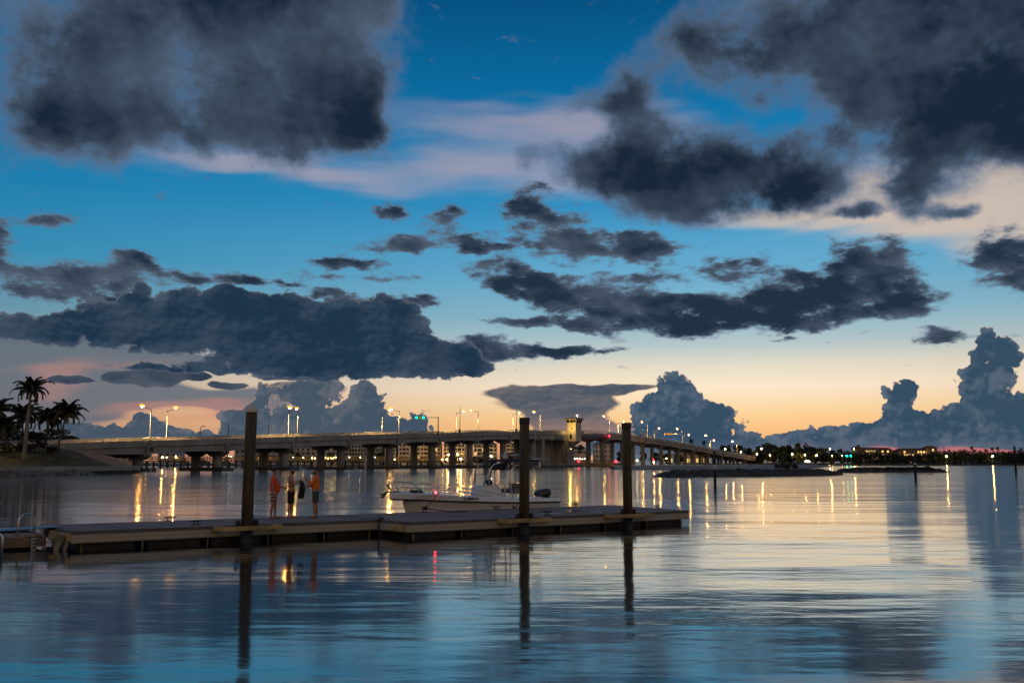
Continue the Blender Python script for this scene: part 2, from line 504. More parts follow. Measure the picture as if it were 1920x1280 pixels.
class MB:
    """Collects shapes and links them as one mesh object."""

    def __init__(self):
        self.v, self.f, self.m = [], [], []

    def add(self, vs, fs, mi=0):
        o = len(self.v)
        self.v += [tuple(p) for p in vs]
        self.f += [tuple(i + o for i in f) for f in fs]
        self.m += [mi] * len(fs)
        return self

    def box(self, c, s, rot=None, mi=0, taper=1.0):
        hx, hy, hz = s[0] / 2, s[1] / 2, s[2] / 2
        vs = []
        for z, t in ((-hz, 1.0), (hz, taper)):
            for x, y in ((-hx, -hy), (hx, -hy), (hx, hy), (-hx, hy)):
                vs.append(Vector((x * t, y * t, z)))
        if rot is not None:
            if not isinstance(rot, Matrix):
                rot = Matrix.Rotation(rot, 3, 'Z')
            vs = [rot @ p for p in vs]
        c = Vector(c)
        return self.add([p + c for p in vs], [(3, 2, 1, 0), (4, 5, 6, 7), (0, 1, 5, 4), (1, 2, 6, 5), (2, 3, 7, 6), (3, 0, 4, 7)], mi)

    def prism(self, poly, z0, z1, mi=0):
        n = len(poly)
        vs = [(p[0], p[1], z0) for p in poly] + [(p[0], p[1], z1) for p in poly]
        fs = [tuple(reversed(range(n))), tuple(range(n, 2 * n))]
        fs += [(i, (i + 1) % n, n + (i + 1) % n, n + i) for i in range(n)]
        return self.add(vs, fs, mi)

    def tube(self, pts, rad, n=8, mi=0, caps=True, closed=False):
        pts = [Vector(p) for p in pts]
        if not hasattr(rad, '__len__'):
            rad = [rad] * len(pts)
        vs, fs = [], []
        side = None
        m = len(pts)
        for i, p in enumerate(pts):
            if closed:
                t = pts[(i + 1) % m] - pts[i - 1]
            else:
                t = pts[min(i + 1, m - 1)] - pts[max(i - 1, 0)]
            t.normalize()
            if side is None:
                a = Vector((0, 0, 1)) if abs(t.z) < 0.9 else Vector((1, 0, 0))
                side = t.cross(a).normalized()
            side = (side - t * side.dot(t)).normalized()
            up = t.cross(side)
            for k in range(n):
                an = 2 * math.pi * k / n
                vs.append(p + (side * math.cos(an) + up * math.sin(an)) * rad[i])
        for i in range(m if closed else m - 1):
            j = (i + 1) % m
            for k in range(n):
                fs.append((i * n + k, i * n + (k + 1) % n, j * n + (k + 1) % n, j * n + k))
        if caps and not closed:
            fs.append(tuple(reversed(range(n))))
            fs.append(tuple(range((m - 1) * n, m * n)))
        return self.add(vs, fs, mi)

    def lathe(self, prof, c=(0, 0, 0), n=20, mi=0, sx=1.0, sy=1.0):
        """prof: (radius, z) from bottom to top."""
        vs, fs = [], []
        for r, z in prof:
            for k in range(n):
                a = 2 * math.pi * k / n
                vs.append((c[0] + r * math.cos(a) * sx, c[1] + r * math.sin(a) * sy, c[2] + z))
        for i in range(len(prof) - 1):
            for k in range(n):
                fs.append((i * n + k, i * n + (k + 1) % n, (i + 1) * n + (k + 1) % n, (i + 1) * n + k))
        fs.append(tuple(reversed(range(n))))
        fs.append(tuple(range((len(prof) - 1) * n, len(prof) * n)))
        return self.add(vs, fs, mi)

    def ball(self, c, r, n=8, m=6, mi=0, s=(1, 1, 1)):
        prof = []
        vs, fs = [], []
        for i in range(1, m):
            th = math.pi * i / m
            for k in range(n):
                a = 2 * math.pi * k / n
                vs.append((c[0] + r * s[0] * math.sin(th) * math.cos(a), c[1] + r * s[1] * math.sin(th) * math.sin(a), c[2] - r * s[2] * math.cos(th)))
        for i in range(m - 2):
            for k in range(n):
                fs.append((i * n + k, i * n + (k + 1) % n, (i + 1) * n + (k + 1) % n, (i + 1) * n + k))
        b = len(vs)
        vs += [(c[0], c[1], c[2] - r * s[2]), (c[0], c[1], c[2] + r * s[2])]
        for k in range(n):
            fs.append((b, (k + 1) % n, k))
            fs.append(((m - 2) * n + k, (m - 2) * n + (k + 1) % n, b + 1))
        return self.add(vs, fs, mi)

    def loft(self, rings, mi=0, cap0=False, cap1=False, closed=False):
        n = len(rings[0])
        vs = [p for r in rings for p in r]
        fs = []
        for i in range(len(rings) - 1):
            for k in range(n if closed else n - 1):
                fs.append((i * n + k, i * n + (k + 1) % n, (i + 1) * n + (k + 1) % n, (i + 1) * n + k))
        if cap0:
            fs.append(tuple(reversed(range(n))))
        if cap1:
            fs.append(tuple(range((len(rings) - 1) * n, len(rings) * n)))
        return self.add(vs, fs, mi)

    def build(self, name, mats, parent=None, smooth=False, bevel=0.0, world=False, loc=None):
        if not isinstance(mats, (list, tuple)):
            mats = [mats]
        off = Vector((0, 0, 0))
        if world and parent is not None:
            off = Vector(parent.location)
            if parent.parent is not None:
                off = off + Vector(parent.parent.location)
        vs = [(p[0] - off.x, p[1] - off.y, p[2] - off.z) for p in self.v] if world else self.v
        me = bpy.data.meshes.new(name)
        me.from_pydata(vs, [], self.f)
        for m in mats:
            me.materials.append(m)
        if len(mats) > 1:
            me.polygons.foreach_set('material_index', self.m)
        if smooth:
            me.polygons.foreach_set('use_smooth', [True] * len(me.polygons))
        me.update()
        o = bpy.data.objects.new(name, me)
        COL.objects.link(o)
        if parent is not None:
            o.parent = parent
        if loc is not None:
            o.location = loc
        if bevel > 0:
            b = o.modifiers.new('bevel', 'BEVEL')
            b.width = bevel
            b.segments = 2
            b.limit_method = 'ANGLE'
        return o


# ====================================================================== materials
def mat(name, col, rough=0.7, var=0.2, scale=2.0, bump=0.0, bscale=None, metal=0.0, spec=0.5, aniso=(1, 1, 1), detail=5.0, tint=None):
    m = bpy.data.materials.new(name)
    m.use_nodes = True
    nt = m.node_tree
    nt.nodes.clear()
    N = Nodes(nt)
    out = N.new('ShaderNodeOutputMaterial')
    b = N.new('ShaderNodeBsdfPrincipled')
    nt.links.new(b.outputs[0], out.inputs[0])
    c = tuple(col[:3])
    if var > 0:
        t = N.new('ShaderNodeTexCoord')
        p = N.mapping(t.outputs['Object'], scale=aniso)
        n = N.noise(p, scale, detail, 0.6)
        lo = tuple(max(0.0, x * (1 - var)) for x in c) + (1,)
        hi = tuple(x * (1 + var) for x in (tint or c)) + (1,)
        nt.links.new(N.mix(N.smooth(n, 0.3, 0.7), lo, hi), b.inputs['Base Color'])
        if bump > 0:
            bn = N.new('ShaderNodeBump')
            bn.inputs['Strength'].default_value = 0.7
            bn.inputs['Distance'].default_value = bump
            nt.links.new(N.noise(p, bscale or scale * 4, 4.0, 0.6), bn.inputs['Height'])
            nt.links.new(bn.outputs[0], b.inputs['Normal'])
    else:
        b.inputs['Base Color'].default_value = c + (1,)
    b.inputs['Roughness'].default_value = rough
    b.inputs['Metallic'].default_value = metal
    b.inputs['Specular IOR Level'].default_value = spec
    return m


def lamp_mat(name, col, strength):
    m = bpy.data.materials.new(name)
    m.use_nodes = True
    nt = m.node_tree
    nt.nodes.clear()
    N = Nodes(nt)
    out = N.new('ShaderNodeOutputMaterial')
    e = N.new('ShaderNodeEmission')
    e.inputs[0].default_value = tuple(col[:3]) + (1,)
    e.inputs[1].default_value = strength
    nt.links.new(e.outputs[0], out.inputs[0])
    return m


def boards(name, col, axis, width, rough=0.75, var=0.3, groove=0.006):
    """Boards laid side by side along one axis of the object, with grain, worn tones and open joints."""
    m = bpy.data.materials.new(name)
    m.use_nodes = True
    nt = m.node_tree
    nt.nodes.clear()
    N = Nodes(nt)
    out = N.new('ShaderNodeOutputMaterial')
    b = N.new('ShaderNodeBsdfPrincipled')
    nt.links.new(b.outputs[0], out.inputs[0])
    t = N.new('ShaderNodeTexCoord')
    s = N.new('ShaderNodeSeparateXYZ')
    nt.links.new(t.outputs['Object'], s.inputs[0])
    a = N.math('DIVIDE', s.outputs[axis], width)
    cell = N.math('FLOOR', a)
    fr = N.math('SUBTRACT', a, cell)
    joint = N.math('MULTIPLY', N.smooth(fr, 0.0, 0.06), N.smooth(fr, 0.94, 1.0, 1.0, 0.0))
    wn = N.new('ShaderNodeTexWhiteNoise', noise_dimensions='1D')
    nt.links.new(cell, wn.inputs['W'])
    sc = [1.0, 1.0, 1.0]
    long_axis = 1 if axis == 0 else 0
    sc[axis] = 14.0
    grain = N.noise(N.mapping(t.outputs['Object'], scale=tuple(sc)), 2.2, 5.0, 0.65)
    wear = N.noise(t.outputs['Object'], 0.5, 4.0, 0.6)
    tone = N.math('MULTIPLY_ADD', wn.outputs['Value'], 0.45, N.math('MULTIPLY_ADD', grain, 0.5, N.math('MULTIPLY', wear, 0.5)))
    lo = tuple(x * (1 - var) * 0.8 for x in col[:3]) + (1,)
    hi = tuple(x * (1 + var) for x in col[:3]) + (1,)
    c = N.mix(N.smooth(tone, 0.25, 1.0), lo, hi)
    c = N.mix(joint, tuple(x * 0.15 for x in col[:3]) + (1,), c)
    nt.links.new(c, b.inputs['Base Color'])
    b.inputs['Roughness'].default_value = rough
    bn = N.new('ShaderNodeBump')
    bn.inputs['Distance'].default_value = groove
    nt.links.new(N.math('MULTIPLY_ADD', grain, 0.25, joint), bn.inputs['Height'])
    nt.links.new(bn.outputs[0], b.inputs['Normal'])
    return m


M = {}
M['concrete'] = mat('concrete', (0.30, 0.29, 0.28), 0.85, 0.22, 0.25, 0.02, 1.2, aniso=(1, 1, 0.35))
M['concrete_pier'] = mat('pier_concrete', (0.26, 0.25, 0.24), 0.85, 0.30, 0.4, 0.02, 1.2, aniso=(1, 1, 0.25))
M['concrete_wet'] = mat('wet_concrete', (0.06, 0.06, 0.055), 0.6, 0.4, 0.5)
M['asphalt'] = mat('asphalt', (0.06, 0.058, 0.055), 0.85, 0.25, 0.6)
M['steel'] = mat('galvanised_steel', (0.34, 0.34, 0.34), 0.45, 0.12, 3.0, metal=0.6)
M['steel_dark'] = mat('dark_steel', (0.05, 0.05, 0.05), 0.5, 0.2, 2.0, metal=0.3)
M['steel_blue'] = mat('blue_painted_steel', (0.03, 0.06, 0.14), 0.5, 0.3, 0.6)
M['steel_red'] = mat('red_primer_steel', (0.12, 0.03, 0.025), 0.6, 0.3, 0.6)
M['alu'] = mat('aluminium_tube', (0.62, 0.63, 0.65), 0.3, 0.08, 4.0, metal=0.9)
M['timber'] = mat('old_timber', (0.16, 0.12, 0.08), 0.85, 0.35, 1.0, 0.02, 6.0, aniso=(1, 1, 0.15))
M['timber_dark'] = mat('wet_timber', (0.035, 0.028, 0.02), 0.7, 0.4, 2.0)
M['piling'] = mat('piling_wood', (0.085, 0.066, 0.036), 0.8, 0.62, 5.0, 0.03, 14.0, aniso=(1, 1, 0.10), detail=8.0)
M['piling_wet'] = mat('piling_wood_wet', (0.022, 0.018, 0.013), 0.5, 0.5, 4.0, 0.02, 10.0)
M['cap_white'] = mat('white_plastic_cap', (0.62, 0.60, 0.56), 0.5, 0.12, 4.0)
M['cap_dark'] = mat('dark_rubber_cap', (0.03, 0.028, 0.026), 0.6, 0.3, 4.0)
M['deck'] = boards('deck_boards', (0.31, 0.205, 0.165), 0, 0.14)
M['fascia'] = boards('fascia_boards', (0.33, 0.305, 0.25), 2, 0.10, groove=0.004)
M['rub'] = mat('rub_rail', (0.10, 0.095, 0.09), 0.7, 0.3, 3.0)
M['float'] = mat('black_float', (0.012, 0.012, 0.012), 0.55, 0.4, 3.0)
M['strut'] = mat('float_strut', (0.22, 0.19, 0.13), 0.75, 0.4, 5.0)
M['bracket'] = mat('bracket_timber', (0.42, 0.30, 0.13), 0.7, 0.35, 4.0, 0.01, 12.0, aniso=(0.3, 1, 1))
M['rubber'] = mat('black_rubber', (0.015, 0.015, 0.015), 0.6, 0.3, 5.0)
M['slope'] = mat('stained_slope_paving', (0.19, 0.125, 0.08), 0.9, 0.3, 0.3)
M['grass'] = mat('grass_bank', (0.045, 0.05, 0.014), 0.95, 0.45, 0.35, 0.08, 2.5, tint=(0.065, 0.058, 0.018))
M['sand'] = mat('sand', (0.24, 0.22, 0.19), 0.95, 0.25, 0.12, 0.05, 1.0)
M['rock'] = mat('riprap_rock', (0.15, 0.145, 0.135), 0.9, 0.45, 0.9, 0.12, 3.0)
M['rock_dark'] = mat('dark_riprap', (0.05, 0.045, 0.04), 0.9, 0.5, 0.7, 0.12, 2.0)
M['earth'] = mat('shore_earth', (0.05, 0.05, 0.03), 0.95, 0.4, 0.05)
M['trunk'] = mat('palm_trunk', (0.20, 0.18, 0.16), 0.85, 0.25, 1.5, 0.03, 6.0, aniso=(1, 1, 2.0))
M['trunk_dark'] = mat('bark', (0.07, 0.055, 0.04), 0.9, 0.3, 2.0)
M['frond'] = mat('palm_frond', (0.030, 0.042, 0.016), 0.6, 0.5, 0.7, tint=(0.06, 0.055, 0.02))
M['leaf'] = mat('leaf', (0.045, 0.062, 0.022), 0.7, 0.5, 0.25)
M['leaf_dark'] = mat('leaf_dark', (0.022, 0.032, 0.016), 0.75, 0.5, 0.25)
M['wall_white'] = mat('white_stucco', (0.60, 0.56, 0.50), 0.85, 0.10, 0.08)
M['wall_cream'] = mat('cream_stucco', (0.55, 0.47, 0.36), 0.85, 0.10, 0.08)
M['wall_grey'] = mat('grey_stucco', (0.34, 0.37, 0.42), 0.85, 0.10, 0.08)
M['wall_ochre'] = mat('ochre_stucco', (0.52, 0.36, 0.15), 0.85, 0.12, 0.08)
M['roof_tile'] = mat('clay_roof', (0.16, 0.08, 0.05), 0.85, 0.25, 0.3)
M['roof_grey'] = mat('grey_roof', (0.16, 0.17, 0.18), 0.8, 0.2, 0.3)
M['window'] = mat('window_glass', (0.02, 0.025, 0.035), 0.12, 0.0)
M['gelcoat'] = mat('white_gelcoat', (0.74, 0.80, 0.87), 0.22, 0.05, 0.8)
M['hull_cream'] = mat('cream_hull', (0.67, 0.68, 0.65), 0.25, 0.06, 0.8)
M['black_paint'] = mat('black_stripe', (0.008, 0.008, 0.008), 0.3, 0.0)
M['vinyl'] = mat('grey_vinyl', (0.20, 0.17, 0.16), 0.6, 0.1, 4.0)
M['canvas_dark'] = mat('dark_canvas', (0.025, 0.025, 0.03), 0.85, 0.2, 4.0)
M['motor'] = mat('outboard_cowl', (0.02, 0.028, 0.04), 0.28, 0.1, 3.0)
M['screen'] = mat('tinted_screen', (0.05, 0.05, 0.055), 0.1, 0.0)
M['rope'] = mat('dark_rope', (0.03, 0.028, 0.025), 0.9, 0.3, 20.0)
M['skin'] = mat('skin', (0.36, 0.19, 0.115), 0.55, 0.10, 6.0)
M['skin_tan'] = mat('tanned_skin', (0.40, 0.21, 0.11), 0.5, 0.10, 6.0)
M['hair'] = mat('dark_hair', (0.012, 0.009, 0.007), 0.6, 0.3, 40.0)
M['shirt_red'] = mat('orange_red_shirt', (0.78, 0.10, 0.03), 0.85, 0.12, 7.0, 0.02, 9.0)
M['shirt_orange'] = mat('orange_shirt', (0.86, 0.20, 0.02), 0.85, 0.12, 7.0, 0.02, 9.0)
M['shorts_black'] = mat('black_shorts', (0.010, 0.010, 0.012), 0.85, 0.2, 7.0)
M['shorts_grey'] = mat('grey_shorts', (0.060, 0.058, 0.050), 0.85, 0.2, 7.0)
M['cap_blue'] = mat('blue_cap', (0.03, 0.06, 0.16), 0.8, 0.2, 10.0)
M['flipflop'] = mat('flip_flop', (0.10, 0.035, 0.02), 0.8, 0.2, 10.0)
M['cloth_black'] = mat('black_cloth', (0.010, 0.011, 0.014), 0.9, 0.3, 8.0)
M['cloth_grey'] = mat('grey_cloth', (0.30, 0.30, 0.32), 0.9, 0.2, 8.0)
M['yellow_paint'] = mat('yellow_paint', (0.55, 0.36, 0.03), 0.5, 0.15, 2.0)
M['white_band'] = mat('white_reflective_band', (0.75, 0.75, 0.72), 0.4, 0.05, 4.0)
M['marker_black'] = mat('marker_black', (0.015, 0.014, 0.014), 0.7, 0.3, 3.0)
SODIUM = (1.0, 0.50, 0.11)
M['sodium'] = lamp_mat('sodium_lamp', SODIUM, 1500.0)
M['sodium_far'] = lamp_mat('sodium_lamp_far', (1.0, 0.54, 0.13), 700.0)
M['warm'] = lamp_mat('warm_lamp', (1.0, 0.64, 0.20), 60.0)
M['white_lamp'] = lamp_mat('white_lamp', (0.95, 1.0, 0.80), 16.0)
M['green_lamp'] = lamp_mat('green_signal', (0.0, 1.0, 0.50), 14.0)
M['green_soft'] = lamp_mat('green_lit_tree_lamp', (0.15, 1.0, 0.10), 6.0)
M['red_lamp'] = lamp_mat('red_lamp', (1.0, 0.02, 0.03), 30.0)
M['red_nav'] = lamp_mat('red_navigation_lamp', (1.0, 0.015, 0.03), 12.0)
M['halo_bowl'] = lamp_mat('amber_halo', (1.0, 0.42, 0.06), 2.1)
M['lit_window'] = lamp_mat('lit_window', (1.0, 0.62, 0.22), 1.4)
M['lit_shop'] = lamp_mat('lit_shop_window', (1.0, 0.72, 0.22), 0.8)

# ====================================================================== water
def water_material():
    m = bpy.data.materials.new('harbour_water')
    m.use_nodes = True
    nt = m.node_tree
    nt.nodes.clear()
    N = Nodes(nt)
    out = N.new('ShaderNodeOutputMaterial')
    b = N.new('ShaderNodeBsdfPrincipled')
    nt.links.new(b.outputs[0], out.inputs[0])
    b.inputs['Base Color'].default_value = (0.006, 0.026, 0.038, 1)
    b.inputs['IOR'].default_value = 1.36
    t = N.new('ShaderNodeTexCoord')
    p = t.outputs['Object']
    calm = N.smooth(N.noise(N.mapping(p, scale=(0.5, 1.0, 1.0)), 0.045, 3.0, 0.55), 0.38, 0.66, 0.55, 1.25)
    w1 = N.noise(N.mapping(p, rot=(0, 0, R(6)), scale=(0.35, 1.0, 1.0)), 0.20, 2.0, 0.5)
    w2 = N.noise(N.mapping(p, rot=(0, 0, R(-7)), scale=(0.28, 1.0, 1.0)), 0.75, 2.5, 0.55)
    w3 = N.noise(N.mapping(p, rot=(0, 0, R(12)), scale=(0.5, 1.0, 1.0)), 3.2, 3.0, 0.55)
    h = N.math('MULTIPLY', w1, 0.050)
    h = N.math('MULTIPLY_ADD', w2, 0.022, h)
    h = N.math('MULTIPLY_ADD', w3, 0.0046, h)
    h = N.math('MULTIPLY', h, calm)
    bn = N.new('ShaderNodeBump')
    bn.inputs['Strength'].default_value = 1.0
    bn.inputs['Distance'].default_value = 1.0
    nt.links.new(h, bn.inputs['Height'])
    nt.links.new(bn.outputs[0], b.inputs['Normal'])
    sy = N.new('ShaderNodeSeparateXYZ')
    nt.links.new(p, sy.inputs[0])
    rgh = N.smooth(sy.outputs[1], 32.0, 150.0, 0.08, 0.115)      # rougher with distance, to smooth far lamp streaks and keep near reflections sharp
    nt.links.new(rgh, b.inputs['Roughness'])
    b.inputs['Coat Weight'].default_value = 0.85
    b.inputs['Coat IOR'].default_value = 1.40
    nt.links.new(rgh, b.inputs['Coat Roughness'])
    nt.links.new(bn.outputs[0], b.inputs['Coat Normal'])
    return m


M['water'] = water_material()
mb = MB()
xs = [-14000, -2000, -300, 300, 2000, 14000]
ys = [-3000, -100, 120, 900, 4000, 16000]
vs = [(x, y, 0.0) for y in ys for x in xs]
mb.add(vs, [(j * 6 + i, j * 6 + i + 1, (j + 1) * 6 + i + 1, (j + 1) * 6 + i) for j in range(5) for i in range(5)])
tag(mb.build('water', M['water']), kind='structure')


# ====================================================================== land
def lumpy(a, b, s=1.0):
    return (math.sin(a * 1.7 * s + b * 0.9) + math.sin(a * 0.63 * s - b * 2.1 + 1.3) + math.sin(a * 3.9 * s + b * 3.3 + 0.5) * 0.5) / 2.5


def strip_land(name, rows, m, kind='structure', smooth=True):
    """Terrain lofted through rows of points that run from the shoreline inland."""
    o = MB().loft(rows).build(name, m, smooth=smooth)
    return tag(o, kind=kind)


# bridge axis: k counts its spans of 28.1 m from the first pier in the water
B0 = Vector((-94.3, 260.0, 0.0))
BU = Vector((13.38, 24.75, 0.0))
SPAN = BU.length
BD = BU.normalized()
BN = Vector((BD.y, -BD.x, 0.0))            # towards the near side
BROT = math.atan2(BD.y, BD.x)
B_WIDTH = 16.0


def bp(k, d=0.0, z=0.0):
    """Point at span k, d metres out from the near edge of the deck."""
    return B0 + BU * k + BN * d + Vector((0, 0, z))


PROFILE = [(-6, 4.6), (-3, 5.2), (-1.6, 6.2), (-1.04, 6.75), (0, 7.97), (0.93, 8.95), (2.92, 11.3), (5.0, 13.5), (6.06, 14.7), (8.97, 17.2), (10.7, 17.8), (11.9, 17.6),
           (14.1, 15.6), (15.6, 13.9), (17.2, 11.7), (19.4, 8.9), (21.7, 6.2), (24, 4.4), (27, 3.4)]


def parapet(k):
    """Height of the top of the concrete parapet."""
    for (a, za), (b, zb) in zip(PROFILE[:-1], PROFILE[1:]):
        if k <= b:
            q = (k - a) / (b - a)
            return za + (zb - za) * q
    return PROFILE[-1][1]


def resample(line, step):
    out = [line[0].copy()]
    for a, b in zip(line[:-1], line[1:]):
        n = max(1, int((b - a).length / step))
        for i in range(1, n + 1):
            out.append(a.lerp(b, i / n))
    return out


# ---------------------------------------------------------------- bank on the left
SHORE = [(-160, 43.0), (-114, 41.4), (-90, 44.0), (-70.9, 45.4), (-55.8, 44.1), (-44, 39.0), (-31.7, 32.8), (-16, 10.0)]


def shore_d(s):
    for (a, da), (b, db) in zip(SHORE[:-1], SHORE[1:]):
        if s <= b:
            return da + (db - da) * (s - a) / (b - a)
    return SHORE[-1][1]


def sstep(x, a, b):
    q = max(0.0, min(1.0, (x - a) / (b - a)))
    return q * q * (3 - 2 * q)


def bank_z(s, d):
    top = min(5.6, parapet(s / SPAN) - 1.0)
    z = 1.45 + (top - 1.45) * sstep(d, 25.0, 3.5)
    z = min(z, 1.45 + (5.6 - 1.45) * max(0.0, min(1.0, (-14.5 - s) / 14.0)))
    if 4 < d < shore_d(s) - 1 and s < -30:
        z += 0.10 * (math.sin(s * 0.31 + d * 0.22) + math.sin(s * 0.13 - d * 0.4))
    return z


def bl(s, d, z=0.0):
    return B0 + BD * s + BN * d + Vector((0, 0, z))


def bank_point(u, v):
    """Where the line of sight through (u, v) meets the bank."""
    r = ray(u, v)
    for i in range(60, 400):
        p = Vector((0, 0, CAM_H)) + r * float(i)
        q = p - B0
        s, d = q.x * BD.x + q.y * BD.y, q.x * BN.x + q.y * BN.y
        if s < -14 and d < shore_d(s) and p.z <= bank_z(s, d):
            return Vector((p.x, p.y, bank_z(s, d)))
    return Vector((p.x, p.y, 2.0))


def ground_sheet(name, s0, s1, step, m, lat):
    rows = []
    n = int((s1 - s0) / step)
    for i in range(n + 1):
        s = s0 + (s1 - s0) * i / n
        ds = shore_d(s) - 0.5
        rows.append([tuple(bl(s, -90 + (ds + 90) * q, bank_z(s, -90 + (ds + 90) * q))) for q in lat])
    return tag(MB().loft(rows).build(name, m, smooth=True), kind='structure')


LAT = [0, 0.3, 0.5, 0.62, 0.67] + [0.69 + 0.31 * i / 16 for i in range(17)]
ground_sheet('ground', -160, -29.5, 2.5, M['grass'], LAT)
ground_sheet('slope_paving', -29.5, -14.5, 2.0, M['slope'], LAT)
# road that comes up to the bridge
rows = []
for i in range(46):
    s = -165 + i * 3.0
    z = parapet(s / SPAN) - 0.95
    rows.append([tuple(bl(s, d, z + 0.05)) for d in (-B_WIDTH, -B_WIDTH / 2, -0.2)])
tag(MB().loft(rows).build('road', M['asphalt']), kind='structure')

# seawall: a concrete cap, first on boulders, further on over open piles
sw = thing('seawall', 'low concrete seawall with a flat cap along the palm bank', 'seawall', bl(-60, 43))
mb, mc = MB(), MB()
pts = [bl(s, shore_d(s)) for s in [-160 + 2.0 * i for i in range(65)] + [-31.7]]
for a, b in zip(pts[:-1], pts[1:]):
    d = (b - a)
    mid = (a + b) / 2
    an = math.atan2(d.y, d.x)
    mb.box((mid.x, mid.y, 1.15), (d.length + 0.05, 0.9, 0.9), an)
for i in range(5):
    p = bl(-31.7, 32.6).lerp(bl(-16, 10), (i + 0.5) / 5)
    d = bl(-16, 10) - bl(-31.7, 32.6)
    mb.box((p.x, p.y, 1.148), (d.length / 5, 0.9, 0.9), math.atan2(d.y, d.x))
mb.build('cap', M['concrete'], sw, world=True)
mc2 = MB()
for i in range(64):
    s = -158 + i * 2.0
    p = bl(s, shore_d(s) - 0.6)
    d = bl(s + 1, shore_d(s + 1)) - bl(s - 1, shore_d(s - 1))
    mc2.box((p.x, p.y, 0.1), (2.2, 0.3, 1.5), math.atan2(d.y, d.x))
mc2.build('sheet_wall', M['concrete_wet'], sw, world=True)
for i in range(11):
    s = -56 + i * 2.35
    p = bl(s, shore_d(s) + 0.15)
    MB().lathe([(0.17, -1.0), (0.17, 0.72)], (p.x, p.y, 0), 8).build('pile', M['concrete_wet'], sw, world=True)


def rock_mesh(sx, sy, sz, seed):
    r = random.Random(seed)
    b = bmesh.new()
    bmesh.ops.create_icosphere(b, subdivisions=2, radius=1.0)
    ph = [r.uniform(0, 6.28) for _ in range(6)]
    for v in b.verts:
        c = v.co
        f = 1 + 0.16 * math.sin(2.3 * c.x + ph[0]) + 0.14 * math.sin(2.9 * c.y + ph[1]) + 0.14 * math.sin(2.5 * c.z + ph[2]) + 0.08 * math.sin(5 * c.x + 4 * c.y + ph[3])
        p = c * f
        for ax in range(3):
            p[ax] = max(-0.72, min(0.72, p[ax]))
        v.co = Vector((p.x * sx, p.y * sy, p.z * sz)) * 1.3
    me = bpy.data.meshes.new('boulder')
    b.to_mesh(me)
    b.free()
    return me


rocks = []
for i in range(5):
    me = rock_mesh(1, 0.75, 0.55, 40 + i)
    me.materials.append(M['rock'])
    rocks.append(me)
n = 0
for i in range(30):
    s = -104 + i * 1.72 + rng.uniform(-0.3, 0.3)
    for row in range(2):
        o = bpy.data.objects.new('boulder', rocks[(i * 2 + row) % 5])
        COL.objects.link(o)
        k = rng.uniform(0.75, 1.15)
        p = bl(s + row * 0.9, shore_d(s) + (0.9 if row == 0 else 1.9) + rng.uniform(-0.2, 0.2), 0.42 if row == 0 else 0.02)
        o.location = p
        o.scale = (k * 0.95, k, k * 0.85)
        o.rotation_euler = (rng.uniform(-0.2, 0.2), rng.uniform(-0.2, 0.2), BROT + rng.uniform(-0.5, 0.5))
        tag(o, 'grey riprap boulder at the waterline below the seawall cap', 'boulder', 'riprap boulders below the seawall')

# wooden guard rail beside the road on the bank
gr = thing('guard_rail', 'low guard rail on short posts beside the road above the grass bank', 'guard rail', bl(-60, 1.5, 5))
mb = MB()
line = [bl(-110 + i * 4.0, 1.2, parapet((-110 + i * 4.0) / SPAN) - 0.25) for i in range(21)]
mb.tube(line, 0.14, 6)
mb.build('rail', M['steel'], gr, world=True)
for p in line:
    MB().box((p.x, p.y, p.z - 0.45), (0.2, 0.2, 0.9)).build('post', M['timber'], gr, world=True)

# ---------------------------------------------------------------- the bridge
br = thing('bascule_bridge', 'long concrete road bridge on column piers rising to an opening span', 'bridge', bp(8, -8))
# deck edges, parapets and slab
K0, K1 = -1.04, 22.0
LEAF = (9.75, 10.85)


def deck_run(ka, kb, step=0.5):
    n = max(1, int((kb - ka) / step))
    return [ka + (kb - ka) * i / n for i in range(n + 1)]


for ka, kb in ((K0, LEAF[0]), (LEAF[1], K1)):
    ks = deck_run(ka, kb)
    mb = MB()
    mb.loft([[tuple(bp(k, d, parapet(k) + z)) for d, z in ((0, -1.55), (0, -0.72), (0, 0), (-0.35, 0), (-0.35, -0.95), (-B_WIDTH + 0.35, -0.95), (-B_WIDTH + 0.35, 0.62), (-B_WIDTH, 0.62),  # far parapet raised so the lamps show on it as a yellow strip
             (-B_WIDTH, -1.55), (-B_WIDTH + 1, -1.75), (-1.0, -1.75))] for k in ks], closed=True, cap0=True, cap1=True)
    mb.build('deck', M['concrete'], br, world=True)
    mb = MB()
    mb.loft([[tuple(bp(k, d, parapet(k) - 0.946)) for d in (-0.36, -B_WIDTH / 2, -B_WIDTH + 0.36)] for k in ks])
    mb.build('roadway', M['asphalt'], br, world=True)
# railings on the parapets
for side, d in (('near', -0.17), ('far', -B_WIDTH + 0.17)):
    mb = MB()
    for ka, kb in ((K0 - 0.4, LEAF[0]), (LEAF[1], K1)):
        for h in (0.42, 0.72):
            mb.tube([bp(k, d, parapet(k) + h) for k in deck_run(ka, kb)], 0.055, 5)
        n = int((kb - ka) * SPAN / 2.4)
        for i in range(n + 1):
            k = ka + (kb - ka) * i / n
            mb.tube([bp(k, d, parapet(k) - 0.1), bp(k, d, parapet(k) + 0.74)], 0.075, 4)
    mb.build('railing', M['steel'], br, world=True)
